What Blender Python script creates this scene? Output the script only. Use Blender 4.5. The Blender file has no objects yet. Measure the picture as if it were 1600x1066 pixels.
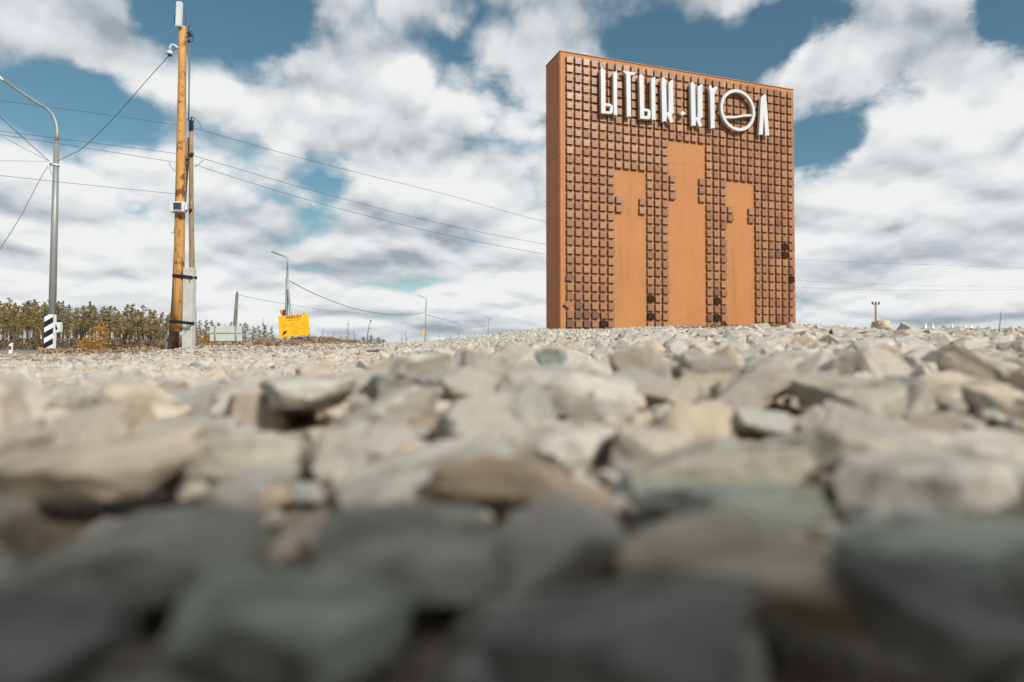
import bpy, bmesh, math, random
import numpy as np
from mathutils import Vector, Matrix, noise
R = math.radians
random.seed(7); RNG = np.random.default_rng(7)
scene = bpy.context.scene
COL = scene.collection

# ------------------------------------------------------------------ camera
FPX = 1049.0                      # focal length in pixels of the 1600 px wide photograph
PITCH = R(1.469)
CZ = 0.30                         # eye height in world units
cam_d = bpy.data.cameras.new('camera'); cam = bpy.data.objects.new('camera', cam_d); COL.objects.link(cam)
cam.location = (0, 0, CZ); cam.rotation_euler = (math.pi/2 + PITCH, 0, 0)
cam_d.sensor_width = 36; cam_d.lens = FPX*36/1600
cam_d.clip_start = 0.02; cam_d.clip_end = 6000
cam_d.dof.use_dof = True; cam_d.dof.focus_distance = 15.5; cam_d.dof.aperture_fstop = 1.7
scene.camera = cam

def ray(px, py):
    x = (px-800)/FPX; u = (533-py)/FPX
    return Vector((x, math.cos(PITCH)-u*math.sin(PITCH), math.sin(PITCH)+u*math.cos(PITCH)))
def at(px, py, Y):
    d = ray(px, py); return Vector((d.x/d.y*Y, Y, CZ + d.z/d.y*Y))

# ------------------------------------------------------------------ sun, sky
SUN_EL, SUN_AZ = R(36), R(143)    # azimuth clockwise from +Y (the view); 180 = behind the camera
sd = bpy.data.lights.new('sun', 'SUN'); sun = bpy.data.objects.new('sun', sd); COL.objects.link(sun)
sd.energy = 4.6; sd.angle = R(7.0); sd.color = (1.0, 0.95, 0.88)
sv = Vector((math.sin(SUN_AZ)*math.cos(SUN_EL), math.cos(SUN_AZ)*math.cos(SUN_EL), math.sin(SUN_EL)))
sun.rotation_euler = (-sv).to_track_quat('-Z', 'Y').to_euler()
scene.view_settings.view_transform = 'Standard'; scene.view_settings.look = 'None'
scene.view_settings.gamma = 1; scene.view_settings.exposure = -0.08; scene.view_settings.use_curve_mapping = False

world = bpy.data.worlds.new('World'); scene.world = world; world.use_nodes = True
nt = world.node_tree; nt.nodes.clear(); NW = nt.nodes
def wn(t, **k):
    n = NW.new(t)
    for a, b in k.items(): setattr(n, a, b)
    return n
def wl(a, b): nt.links.new(a, b)
def wmath(op, a, b=None, c=None, clamp=False):
    n = wn('ShaderNodeMath', operation=op); n.use_clamp = clamp
    for i, v in enumerate((a, b, c)):
        if v is None: continue
        if isinstance(v, (int, float)): n.inputs[i].default_value = v
        else: wl(v, n.inputs[i])
    return n.outputs[0]
tc = wn('ShaderNodeTexCoord'); DIR = tc.outputs['Generated']
sky = wn('ShaderNodeTexSky', sky_type='NISHITA'); sky.sun_disc = False
sky.sun_elevation = SUN_EL; sky.sun_rotation = SUN_AZ; sky.air_density = 1.0; sky.dust_density = 0.6; sky.ozone_density = 2.0
sep = wn('ShaderNodeSeparateXYZ'); wl(DIR, sep.inputs[0])
zc = wmath('MAXIMUM', sep.outputs[2], 0.0)
hl = wmath('SQRT', wmath('ADD', wmath('MULTIPLY', sep.outputs[0], sep.outputs[0]), wmath('MULTIPLY_ADD', sep.outputs[1], sep.outputs[1], 1e-4)))
cu = wmath('DIVIDE', sep.outputs[0], hl); cv = wmath('DIVIDE', sep.outputs[1], hl)
cw = wmath('MULTIPLY', wmath('LOGARITHM', wmath('ADD', zc, 0.13), 2.71828), 0.66)
def ccoord(up, seed):
    cb = wn('ShaderNodeCombineXYZ'); wl(wmath('ADD', cu, seed), cb.inputs[0]); wl(cv, cb.inputs[1]); wl(wmath('ADD', cw, up), cb.inputs[2]); return cb.outputs[0]
def cloud_noise(up, seed, scale, detail=7, rough=0.5, dist=0.0):
    n = wn('ShaderNodeTexNoise'); n.inputs['Scale'].default_value = scale; n.inputs['Detail'].default_value = detail
    n.inputs['Roughness'].default_value = rough; n.inputs['Distortion'].default_value = dist
    wl(ccoord(up, seed), n.inputs['Vector']); return n.outputs['Fac']
def billow(up, seed, scale):
    w = wn('ShaderNodeTexNoise'); w.inputs['Scale'].default_value = scale*1.4; w.inputs['Detail'].default_value = 5
    wl(ccoord(up, seed), w.inputs['Vector'])
    ma = wn('ShaderNodeVectorMath', operation='MULTIPLY_ADD'); wl(w.outputs['Color'], ma.inputs[0]); ma.inputs[1].default_value = (1.0/scale,)*3; wl(ccoord(up, seed), ma.inputs[2])
    n = wn('ShaderNodeTexVoronoi'); n.feature = 'F1'; n.inputs['Scale'].default_value = scale; n.inputs['Detail'].default_value = 1.0; n.inputs['Roughness'].default_value = .45
    wl(ma.outputs[0], n.inputs['Vector']); return wmath('SUBTRACT', 1.0, n.outputs['Distance'])
# places where cloud banks (+) and gaps of blue (-) stand in the sky: (px, py, radius, amount)
BL = [(350,415,60,.9),(200,400,50,.6),(360,15,75,-1.6),(425,30,45,-1.2),(270,25,55,-1.0),(235,25,55,-.25),(300,60,40,-.4),
 (95,125,45,-.7),(165,160,55,-1.1),(60,185,70,-1.1),(240,185,60,-1.2),(140,205,60,-.8),(380,165,50,-.7),(405,140,40,-.4),
 (170,70,90,1.3),(60,50,90,1.3),(330,120,70,1.2),(240,110,55,.9),(110,30,80,.8),(480,80,70,.9),(560,150,80,.8),(640,40,90,.5),(780,40,90,.7),
 (430,262,38,-.6),(490,280,40,-.8),(545,285,34,-.9),(400,312,35,-.5),(380,215,40,-.6),(340,310,60,-.6),(480,330,40,-.6),(520,265,40,-.5),(410,200,50,.4),(440,185,35,.5),
 (690,115,42,-.8),(610,85,30,-.35),(715,170,38,-.8),(765,200,40,-.8),(830,200,34,-.75),(660,190,45,.55),(575,215,60,.5),(600,150,60,.5),(780,110,70,.9),(850,130,40,.7),
 (650,225,35,-.4),(800,260,90,.8),(620,280,70,.9),(700,330,80,.8),
 (560,320,50,-.35),(130,330,80,-.4),(220,350,80,-.35),(100,270,80,.8),(190,240,50,.8),
 (1010,90,55,-.9),(1110,105,60,-1.1),(1190,70,50,-.6),(1255,60,45,-.9),(1080,70,40,-.5),(1300,20,50,-.6),(1170,130,40,-.6),(900,40,70,.9),(990,30,60,.8),(1100,15,55,.8),(1190,115,25,.7),
 (1545,22,58,-2.0),(1610,30,60,-2.0),(1480,70,50,.6),(1400,50,60,1.3),(1320,110,55,1.4),(1240,125,35,.9),(1450,110,70,1.2),(1580,105,50,1.1),(1250,150,40,-.5),(1420,10,50,.4),
 (1300,185,48,-1.4),(1255,215,42,-1.2),(1400,172,46,-1.5),(1500,158,42,-1.4),(1590,145,35,-1.0),(1420,195,35,-.3),(1270,265,30,-.9),(1330,245,35,-.6),(1380,212,40,.4),
 (1500,220,60,1.0),(1590,190,50,.8),(1330,320,90,.9),(1480,300,110,1.0),(1600,280,70,.7)]
acc = 0.0
wz = wn('ShaderNodeTexNoise'); wz.inputs['Scale'].default_value = 6.0; wz.inputs['Detail'].default_value = 7; wz.inputs['Roughness'].default_value = 0.62
wmp = wn('ShaderNodeMapping'); wl(DIR, wmp.inputs[0]); wmp.inputs['Scale'].default_value = (1, 1, 1.8); wl(wmp.outputs[0], wz.inputs['Vector'])
wsub = wn('ShaderNodeVectorMath', operation='SUBTRACT'); wl(wz.outputs['Color'], wsub.inputs[0]); wsub.inputs[1].default_value = (.5, .5, .5)
wsc = wn('ShaderNodeVectorMath', operation='MULTIPLY_ADD'); wl(wsub.outputs[0], wsc.inputs[0]); wsc.inputs[1].default_value = (.14, .14, .11); wl(DIR, wsc.inputs[2]); WDIR = wsc.outputs[0]
for (px, py, r, a) in BL:
    d = ray(px, py).normalized(); th = r/FPX/(1+((px-800)/FPX)**2)**.5*1.25
    vm = wn('ShaderNodeVectorMath', operation='DISTANCE'); wl(WDIR, vm.inputs[0]); vm.inputs[1].default_value = d
    q = wmath('DIVIDE', vm.outputs['Value'], th)
    q = wmath('MULTIPLY', q, q); q = wmath('MULTIPLY', q, -1.0)
    e = wmath('POWER', 2.718, q)
    acc = wmath('MULTIPLY_ADD', e, a, acc)
n_big = cloud_noise(0, 3.1, 4.0, 8, 0.46, 0.0); n_sm = cloud_noise(0, 3.1, 4.0, 4, 0.42, 0.0); n_up = cloud_noise(0.055, 3.1, 4.0, 4, 0.42, 0.0)
b_1 = billow(0, 7.7, 7.0); b_up = billow(0.03, 7.7, 7.0)
low = wn('ShaderNodeMapRange'); low.interpolation_type = 'SMOOTHSTEP'; wl(zc, low.inputs[0])
low.inputs[1].default_value = 0.10; low.inputs[2].default_value = 0.34; low.inputs[3].default_value = 0.34; low.inputs[4].default_value = 0.15
dens = wmath('ADD', wmath('MULTIPLY_ADD', acc, 0.165, wmath('MULTIPLY_ADD', n_big, 1.15, -0.06)), low.outputs[0])
dens = wmath('ADD', dens, wmath('MULTIPLY_ADD', b_1, 0.36, -0.215))
al = wn('ShaderNodeMapRange'); al.interpolation_type = 'SMOOTHSTEP'; wl(dens, al.inputs[0])
al.inputs[1].default_value = 0.42; al.inputs[2].default_value = 0.64; al.inputs[3].default_value = 0.0; al.inputs[4].default_value = 1.0
# cloud is bright on the side turned up and grey below: difference to the density a little higher up
lit = wmath('MULTIPLY_ADD', wmath('SUBTRACT', n_sm, n_up), 4.0, 0.75)
lit = wmath('ADD', lit, wmath('MULTIPLY', wmath('SUBTRACT', b_1, b_up), 1.1))
st = cloud_noise(0, 21.0, 3.4, 3, 0.45)
lit = wmath('ADD', lit, wmath('MULTIPLY_ADD', st, -1.2, 0.60))
thick = wn('ShaderNodeMapRange'); wl(zc, thick.inputs[0]); thick.inputs[1].default_value = .25; thick.inputs[2].default_value = .5; thick.inputs[3].default_value = 0; thick.inputs[4].default_value = -.20   # overhead one looks at the shaded cloud bases
lit = wmath('ADD', lit, thick.outputs[0], clamp=True)
cr = wn('ShaderNodeValToRGB'); wl(lit, cr.inputs[0])
E_ = cr.color_ramp.elements
E_[0].position = 0.0; E_[0].color = (3.6, 4.2, 4.7, 1); E_[1].position = 1.0; E_[1].color = (9.2, 9.3, 9.3, 1)
m = cr.color_ramp.elements.new(0.5); m.color = (6.7, 7.1, 7.4, 1)
tint = wn('ShaderNodeMix', data_type='RGBA', blend_type='MULTIPLY'); tint.inputs[0].default_value = 1.0
wl(sky.outputs[0], tint.inputs[6]); tint.inputs[7].default_value = (0.76, 1.0, 0.86, 1)
mx = wn('ShaderNodeMix', data_type='RGBA'); wl(al.outputs[0], mx.inputs[0]); wl(tint.outputs[2], mx.inputs[6]); wl(cr.outputs[0], mx.inputs[7])
bg = wn('ShaderNodeBackground'); bg.inputs[1].default_value = 0.1; wl(mx.outputs[2], bg.inputs[0])
wo = wn('ShaderNodeOutputWorld'); wl(bg.outputs[0], wo.inputs[0])

# ------------------------------------------------------------------ helpers
def mesh_np(name, V, F, mat=None, smooth=False):
    me = bpy.data.meshes.new(name); V = np.asarray(V, dtype=np.float32); F = np.asarray(F, dtype=np.int32)
    k = F.shape[1]; me.vertices.add(len(V)); me.vertices.foreach_set('co', V.ravel())
    me.loops.add(F.size); me.loops.foreach_set('vertex_index', F.ravel())
    me.polygons.add(len(F)); me.polygons.foreach_set('loop_start', np.arange(0, F.size, k, dtype=np.int32))
    me.polygons.foreach_set('use_smooth', np.full(len(F), bool(smooth)))
    me.update(calc_edges=True)
    if mat: me.materials.append(mat)
    return me
def link(name, me, parent=None, loc=None):
    o = bpy.data.objects.new(name, me); COL.objects.link(o); o.parent = parent
    if loc is not None: o.location = loc
    return o
def bm_obj(name, bm, mat, parent=None, smooth=False, loc=None):
    me = bpy.data.meshes.new(name); bmesh.ops.recalc_face_normals(bm, faces=bm.faces[:]); bm.to_mesh(me); bm.free()
    if smooth:
        for p in me.polygons: p.use_smooth = True
    me.materials.append(mat)
    return link(name, me, parent, loc)
def tag(o, label=None, cat=None, group=None, kind=None):
    for k, v in (('label', label), ('category', cat), ('group', group), ('kind', kind)):
        if v: o[k] = v
    return o
def thing(name, label, cat, loc=(0,0,0), rz=0, group=None):
    o = bpy.data.objects.new(name, None); o.empty_display_size = .2; COL.objects.link(o)
    o.location = loc; o.rotation_euler = (0, 0, rz); return tag(o, label, cat, group)
def copy_tree(o, parent=None):
    c = o.copy(); COL.objects.link(c); c.parent = parent
    for ch in list(o.children): copy_tree(ch, c)
    return c
def add_box(bm, c, s, rot=None, bevel=0):
    M = Matrix.Translation(Vector(c)) @ (rot.to_4x4() if rot else Matrix()) @ Matrix.Diagonal((s[0], s[1], s[2], 1))
    r = bmesh.ops.create_cube(bm, size=1, matrix=M)
    if bevel:
        es = list({e for v in r['verts'] for e in v.link_edges})
        bmesh.ops.bevel(bm, geom=es, offset=bevel, segments=2, affect='EDGES', profile=.6)
def add_tube(bm, pts, rad, n=10, cap=True, squash=None):
    pts = [Vector(p) for p in pts]; rings = []
    if not isinstance(rad, (list, tuple)): rad = [rad]*len(pts)
    prev = None
    for i, p in enumerate(pts):
        t = (pts[min(i+1, len(pts)-1)] - pts[max(i-1, 0)]).normalized()
        a = Vector((0, 0, 1)) if abs(t.z) < .9 else Vector((0, 1, 0))
        u = (prev - t*prev.dot(t)).normalized() if prev is not None else t.cross(a).normalized()
        prev = u; w = t.cross(u)
        rings.append([bm.verts.new(p + (u*math.cos(2*math.pi*k/n) + w*math.sin(2*math.pi*k/n))*rad[i]) for k in range(n)])
    for a, b in zip(rings, rings[1:]):
        for k in range(n): bm.faces.new((a[k], a[(k+1) % n], b[(k+1) % n], b[k]))
    if cap: bm.faces.new(rings[0][::-1]); bm.faces.new(rings[-1])
def tube_obj(name, pts, rad, mat, parent=None, n=10, smooth=True, loc=None):
    bm = bmesh.new(); add_tube(bm, pts, rad, n); return bm_obj(name, bm, mat, parent, smooth, loc)
def box_obj(name, c, s, mat, parent=None, bevel=0, rot=None):
    bm = bmesh.new(); add_box(bm, c, s, rot, bevel); return bm_obj(name, bm, mat, parent)
def curve_mesh(name, splines, depth, bevel, mat):
    """filled outlines in the local x/z plane (holes allowed), front face towards -y"""
    cu_ = bpy.data.curves.new(name, 'CURVE'); cu_.dimensions = '2D'; cu_.fill_mode = 'BOTH'
    cu_.extrude = max(depth/2-bevel, 0.0005); cu_.bevel_depth = bevel; cu_.bevel_resolution = 1; cu_.offset = -bevel*1.7
    for pts in splines:
        s = cu_.splines.new('POLY'); s.points.add(len(pts)-1); s.use_cyclic_u = True
        for i, (x, z) in enumerate(pts): s.points[i].co = (x, z, 0, 1)
    return curve_to_mesh(name, cu_, mat)
def curve_to_mesh(name, cu_, mat):
    o = bpy.data.objects.new('tmp', cu_); COL.objects.link(o)
    dg = bpy.context.evaluated_depsgraph_get(); dg.update()
    me = bpy.data.meshes.new_from_object(o.evaluated_get(dg)); bpy.data.objects.remove(o); bpy.data.curves.remove(cu_)
    me.name = name; me.transform(Matrix.Rotation(R(90), 4, 'X')); me.materials.clear(); me.materials.append(mat); return me

# ------------------------------------------------------------------ materials
class Mat:
    def __init__(s, name, rough=.7, spec=.3, metal=0):
        s.m = bpy.data.materials.new(name); s.m.use_nodes = True; s.t = s.m.node_tree; s.b = s.t.nodes['Principled BSDF']
        s.b.inputs['Roughness'].default_value = rough; s.b.inputs['Specular IOR Level'].default_value = spec; s.b.inputs['Metallic'].default_value = metal
    def n(s, t, **k):
        o = s.t.nodes.new(t)
        for a, b in k.items(): setattr(o, a, b)
        return o
    def l(s, a, b): s.t.links.new(a, b)
    def noise(s, scale, detail=4, rough=.6, coord='Object', stretch=None):
        c = s.n('ShaderNodeTexCoord'); v = c.outputs[coord]
        if stretch:
            mp = s.n('ShaderNodeMapping'); mp.inputs['Scale'].default_value = stretch; s.l(v, mp.inputs[0]); v = mp.outputs[0]
        o = s.n('ShaderNodeTexNoise'); o.inputs['Scale'].default_value = scale; o.inputs['Detail'].default_value = detail
        o.inputs['Roughness'].default_value = rough; s.l(v, o.inputs['Vector']); return o.outputs['Fac']
    def ramp(s, fac, stops, interp='LINEAR'):
        r = s.n('ShaderNodeValToRGB'); r.color_ramp.interpolation = interp; s.l(fac, r.inputs[0]); e = r.color_ramp.elements
        while len(e) < len(stops): e.new(.5)
        for i, (p, c) in enumerate(stops): e[i].position = p; e[i].color = (*c, 1)
        return r.outputs[0]
    def mix(s, fac, a, b, mode='MIX'):
        o = s.n('ShaderNodeMix', data_type='RGBA', blend_type=mode)
        for i, v in ((0, fac), (6, a), (7, b)):
            if isinstance(v, (int, float)): o.inputs[i].default_value = v
            elif isinstance(v, tuple): o.inputs[i].default_value = (*v, 1)
            else: s.l(v, o.inputs[i])
        return o.outputs[2]
    def math(s, op, a, b=0.0, clamp=False):
        o = s.n('ShaderNodeMath', operation=op); o.use_clamp = clamp
        for i, v in enumerate((a, b)):
            if isinstance(v, (int, float)): o.inputs[i].default_value = v
            else: s.l(v, o.inputs[i])
        return o.outputs[0]
    def col(s, v):
        if isinstance(v, tuple): s.b.inputs['Base Color'].default_value = (*v, 1)
        else: s.l(v, s.b.inputs['Base Color'])
        return s
    def bump(s, h, strength=.3, dist=.01):
        o = s.n('ShaderNodeBump'); o.inputs['Strength'].default_value = strength; o.inputs['Distance'].default_value = dist
        s.l(h, o.inputs['Height']); s.l(o.outputs[0], s.b.inputs['Normal']); return s
def simple(name, c, rough=.6, spec=.3, metal=0, var=.15, scale=6, bump=.1, dist=.003, stretch=None):
    s = Mat(name, rough, spec, metal); f = s.noise(scale, 5, .6, stretch=stretch)
    a = tuple(x*(1-var) for x in c); b = tuple(min(1, x*(1+var)) for x in c)
    s.col(s.ramp(f, [(.3, a), (.7, b)])); s.bump(f, bump, dist); return s.m

PALETTE = [(0.0, (0.450,0.418,0.372)), (.16, (0.501,0.462,0.408)), (.30, (0.427,0.364,0.287)), (.42, (0.546,0.515,0.461)), (.55, (0.344,0.356,0.320)), (.66, (0.460,0.429,0.383)), (.80, (0.497,0.450,0.380)), (.89, (0.459,0.366,0.265)), (1.0, (0.362,0.362,0.332))]
def stone_mat(name, fine=1.0):
    s = Mat(name, .85, .25)
    oi = s.n('ShaderNodeObjectInfo'); ge = s.n('ShaderNodeNewGeometry')
    rnd = s.math('FRACT', s.math('ADD', oi.outputs['Random'], ge.outputs['Random Per Island']))
    base = s.ramp(rnd, PALETTE)
    n1 = s.noise(5*fine, 6, .65, 'Object'); n2 = s.noise(22*fine, 6, .7); n3 = s.noise(110*fine, 3, .6)
    base = s.mix(s.math('MULTIPLY', s.ramp(n1, [(.50, (0,0,0)), (.66, (1,1,1))]), .55), base, (.40,.29,.18))
    base = s.mix(.75, base, s.ramp(n2, [(.28, (.42,.41,.40)), (.48, (.95,.95,.95)), (.75, (1.25,1.22,1.18))]), 'MULTIPLY')
    base = s.mix(.5, base, s.ramp(n3, [(.3, (.72,.72,.72)), (.7, (1.2,1.2,1.2))]), 'MULTIPLY')
    s.col(base); s.bump(s.math('ADD', n2, s.math('MULTIPLY', n3, .4)), .6, .006); return s.m
M_STONE = stone_mat('limestone'); M_STONE_FAR = stone_mat('limestone_far', .5)
def ground_mat():
    s = Mat('dusty_gravel_ground', .95, .1)
    c = s.n('ShaderNodeTexCoord'); ln = s.n('ShaderNodeVectorMath', operation='LENGTH'); s.l(c.outputs['Object'], ln.inputs[0])
    n1 = s.noise(.6, 6, .6); n2 = s.noise(9, 6, .7); n3 = s.noise(60, 4, .7)
    near = s.ramp(n2, [(.3, (.20,.155,.105)), (.55, (.36,.30,.23)), (.75, (.46,.41,.34))])
    near = s.mix(.5, near, s.ramp(n3, [(.3, (.6,.6,.6)), (.7, (1.25,1.25,1.25))]), 'MULTIPLY')
    far = s.ramp(s.noise(.25, 8, .7), [(.3, (.14,.11,.06)), (.5, (.26,.20,.11)), (.7, (.33,.27,.16))])
    dd = s.math('ADD', ln.outputs['Value'], s.math('MULTIPLY', n1, 14.0))
    mr = s.n('ShaderNodeMapRange'); s.l(dd, mr.inputs[0]); mr.inputs[1].default_value = 31; mr.inputs[2].default_value = 37
    s.col(s.mix(mr.outputs[0], near, far)); s.bump(s.math('ADD', n2, n3), .8, .02); return s.m
M_GROUND = ground_mat()

# ------------------------------------------------------------------ terrain
DS = np.array([.08, .3, .55, .8, 1.1, 1.5, 2.5, 5, 9, 12, 15, 20, 28, 40, 80, 200, 700, 4000])
AZ = np.array([-180, -120, -75, -34, -20.7, -12, -8.1, 2.7, 13.3, 23.1, 31.6, 75, 120, 180.])
_near = [-.15,-.14,-.125,-.11]
TB = np.array([
 [-.15,-.15,-.14,-.13,-.12,-.11,-.10,-.10,-.10,-.05,.0,.05,.1,.2,.5,1.1,3.0,6],
 [-.15,-.15,-.14,-.13,-.12,-.11,-.10, -.10, -.10, -.05, .0, .05, .1, .2, .5, 1.1, 3.0, 6],
 [-.15,-.14,-.125,-.11,-.09,-.07,-.09,-.10,-.08,-.05,-.02,.03,.10,.25,.5,1.1,3.0,6],
 [-.15,-.14,-.125,-.11,-.08,-.06,-.09,-.10,-.08,-.05,-.02,.03,.12,.30,.52,1.2,3.0,6],
 [-.15,-.14,-.125,-.11,-.08,-.06,-.08,-.08,-.01,.07,.16,.35,.48,.60,.70,1.2,3.0,6],
 [-.15,-.14,-.125,-.10,-.06,-.03,-.06,-.04,.06,.17,.27,.40,.52,.68,.75,1.2,3.0,6],
 [-.15,-.14,-.12,-.08,-.03,.0,-.04,.02,.15,.26,.33,.38,.42,.5,.6,1.0,3.0,6],
 [-.15,-.14,-.12,-.09,-.04,-.01,-.02,.10,.33,.49,.62,.62,.5,.5,.6,1.0,3.0,6],
 [-.15,-.14,-.125,-.10,-.05,-.02,.0,.13,.36,.51,.64,.68,.6,.6,.6,1.0,3.0,6],
 [-.15,-.14,-.13,-.11,-.07,-.03,.0,.15,.37,.49,.58,.63,.58,.5,.5,1.0,3.0,6],
 [-.15,-.14,-.13,-.11,-.07,-.03,.0,.15,.31,.40,.46,.50,.5,.5,.5,1.0,3.0,6],
 [-.15,-.14,-.13,-.11,-.08,-.05,-.02,.08,.2,.3,.4,.4,.4,.4,.5,1.0,3.0,6],
 [-.15,-.15,-.14,-.13,-.12,-.10,-.05,.0,.05,.1,.2,.2,.3,.4,.5,1.0,3.0,6],
 [-.15,-.15,-.14,-.13,-.12,-.11,-.10,-.10,-.10,-.05,.0,.05,.1,.2,.5,1.1,3.0,6]])
def _cubic(xs, n, x):
    i = np.clip(np.searchsorted(xs, x)-1, 0, n-2); t = (x-xs[i])/(xs[i+1]-xs[i]); t = np.clip(t, 0, 1); return i, t*t*(3-2*t)*.45 + t*.55
MOUND = at(492, 535, 38)
def height(x, y):
    x = np.asarray(x, float); y = np.asarray(y, float)
    az = np.degrees(np.arctan2(x, y)); d = np.maximum(np.hypot(x, y), .08)
    i, u = _cubic(AZ, len(AZ), az); j, v = _cubic(np.log(DS), len(DS), np.log(d))
    z = (TB[i, j]*(1-u)+TB[i+1, j]*u)*(1-v) + (TB[i, j+1]*(1-u)+TB[i+1, j+1]*u)*v
    # steep unseen bank added behind the camera to shade the nearest stones
    q = np.clip((-y-.12)/.48, 0, 1); q = q*q*(3-2*q)
    z = z + 1.15*q*np.exp(-(np.maximum(-y-1.2, 0)/1.6)**2)*np.exp(-((x-.35)/1.5)**4)
    w = np.clip((d-3)/20, 0, 1)
    z = z + w*.03*(np.sin(x*1.3+y*.7)+np.sin(x*.55-y*1.1+2)+np.sin(y*2.1+1.3*np.sin(x*1.7)))
    z = z + .50*np.exp(-((x-MOUND.x)/2.7)**2 - ((y-MOUND.y)/3.0)**2) + .28*np.exp(-((x-MOUND.x+3.0)/.8)**2 - ((y-MOUND.y)/2.0)**2)
    return z + CZ
def hz(x, y): return float(height(x, y))

def build_ground():
    azs = np.concatenate([np.arange(-180, -46, 3), np.arange(-45, 45.1, .3), np.arange(48, 180, 3)])
    rs = np.concatenate([[.05], np.geomspace(.08, 60, 300), np.geomspace(64, 3500, 50)])
    A, D = np.meshgrid(np.radians(azs), rs)
    X = D*np.sin(A); Y = D*np.cos(A); Z = height(X, Y) - .045 - .0*D
    rr = RNG.normal(0, 1, Z.shape); Z += rr*np.clip(D*.0012, .002, .02)
    n, m_ = A.shape; V = np.stack([X, Y, Z], -1).reshape(-1, 3); V = np.vstack([V, [[0, 0, hz(0, .08)-.05]]])
    idx = np.arange(n*m_).reshape(n, m_); nx = np.roll(idx, -1, axis=1)
    F = np.stack([idx[:-1], nx[:-1], nx[1:], idx[1:]], -1).reshape(-1, 4)
    c = len(V)-1; F = np.vstack([F, np.stack([np.full(m_, c), nx[0], idx[0], idx[0]], -1)])
    bm = None
    me = bpy.data.meshes.new('ground')
    quads = F[:-m_]; tris = F[-m_:, :3]
    me.from_pydata(V.tolist(), [], quads[:, ::-1].tolist() + tris[:, ::-1].tolist())
    me.validate(); me.update(); me.materials.append(M_GROUND)
    for p in me.polygons: p.use_smooth = True
    if me.polygons[5000].normal.z < 0: me.flip_normals()
    return tag(link('ground', me), kind='structure')
ground = build_ground()

# ------------------------------------------------------------------ stones
def ico(sub):
    bm = bmesh.new(); bmesh.ops.create_icosphere(bm, subdivisions=sub, radius=1)
    V = np.array([v.co[:] for v in bm.verts]); F = np.array([[v.index for v in f.verts] for f in bm.faces]); bm.free(); return V, F
ICO = {k: ico(k) for k in (1, 2, 3, 4)}
def rock(seed, sub, rough=.02, flat=None, cap=1.25, kk=None):
    r = np.random.default_rng(seed); V, F = ICO[sub]
    k = kk or r.integers(9, 14); N = r.normal(size=(k, 3)); N[0] = (0, 0, 1); N[1] = (0, 0, -1); N[2, 2] *= .2; N[3, 2] *= .2; N[4, 2] *= .3; N[5, 2] *= .3; N[6:, 2] *= 1.6
    N[0] += r.normal(size=3)*.15
    N /= np.linalg.norm(N, axis=1)[:, None]; H = r.uniform(.55, .9, k); H[0] = r.uniform(.35, .6); H[1] = .5
    dt = V @ N.T; rad = np.where(dt > .02, H[None]/np.maximum(dt, .02), 9).min(axis=1); rad = np.minimum(rad, cap)
    P = V*rad[:, None]
    P *= np.array([1.0, r.uniform(.6, .85), flat or r.uniform(.6, 1.0)])[None]
    if rough:
        ph = r.uniform(0, 9, 6)
        for f, a in ((3.1, 1.3), (6.3, .8), (12.7, .45), (24, .25)):
            P += rough*a*np.stack([np.sin(P[:, 1]*f*1.3+ph[0]+np.sin(P[:, 2]*f+ph[3])), np.sin(P[:, 2]*f*1.1+ph[1]+np.sin(P[:, 0]*f+ph[4])), np.sin(P[:, 0]*f+ph[2]+np.sin(P[:, 1]*f*1.2+ph[5]))], -1)
    P /= np.abs(P[:, 0]).max(); return P, F
def rotm(r, tilt):
    a = r.uniform(0, 2*math.pi); t = r.normal(0, tilt, 2)
    return (Matrix.Rotation(t[0], 3, 'X') @ Matrix.Rotation(t[1], 3, 'Y') @ Matrix.Rotation(a, 3, 'Z'))
HALF = math.atan(860/FPX)
stones = []   # (x, y, z, radius, depth along range, in view)
def scatter(d0, d1, spacing, size_lo, size_hi, sink, jit=.45, azlim=HALF, keep=1.0, pw=1.0, ymask=None):
    d = d0
    while d < d1:
        n = int(2*azlim*d/spacing)+1
        for k in range(n):
            if RNG.random() > keep: continue
            a = -azlim + 2*azlim*(k+.5+RNG.uniform(-jit, jit))/n; dd = d + RNG.uniform(-jit, jit)*spacing
            s = size_lo + (size_hi-size_lo)*RNG.random()**pw
            x, y = dd*math.sin(a), dd*math.cos(a)
            if ymask and not ymask(x, y): continue
            stones.append((x, y, s, sink))
        d += spacing*.8
# big stones first, then finer ones in the gaps; nearest zone to farthest
scatter(.30, .9, .120, .055, .095, .25, azlim=R(82))
scatter(.9, 3.4, .120, .060, .120, .15, pw=1.2, azlim=R(82))
scatter(1.2, 3.2, .22, .09, .14, .10, keep=.4, azlim=R(82))
scatter(.16, 3.0, .060, .014, .034, 1.5, azlim=R(82))
scatter(3.2, 7.5, .145, .055, .15, .15, pw=1.8, azlim=R(54))
scatter(3.0, 6.0, .10, .022, .045, .3, keep=.6, azlim=R(54))
def gravel_zone(x, y):
    px = x/y*FPX+800; w_ = .5*math.sin(px*.03)
    return (600 < px < 1075 and y > 5.9+w_+max(0, px-950)*.02) or (600 < px < 1290 and y > 11.3+w_)
def not_mound(x, y): return not gravel_zone(x, y)
stones = [q_ for q_ in stones if not gravel_zone(q_[0], q_[1]) or RNG.random() < .04]
scatter(7.5, 13.5, .19, .05, .15, .2, pw=2.0, ymask=not_mound)
scatter(13.5, 30, .30, .03, .11, .25, pw=2.5, ymask=not_mound)
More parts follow.
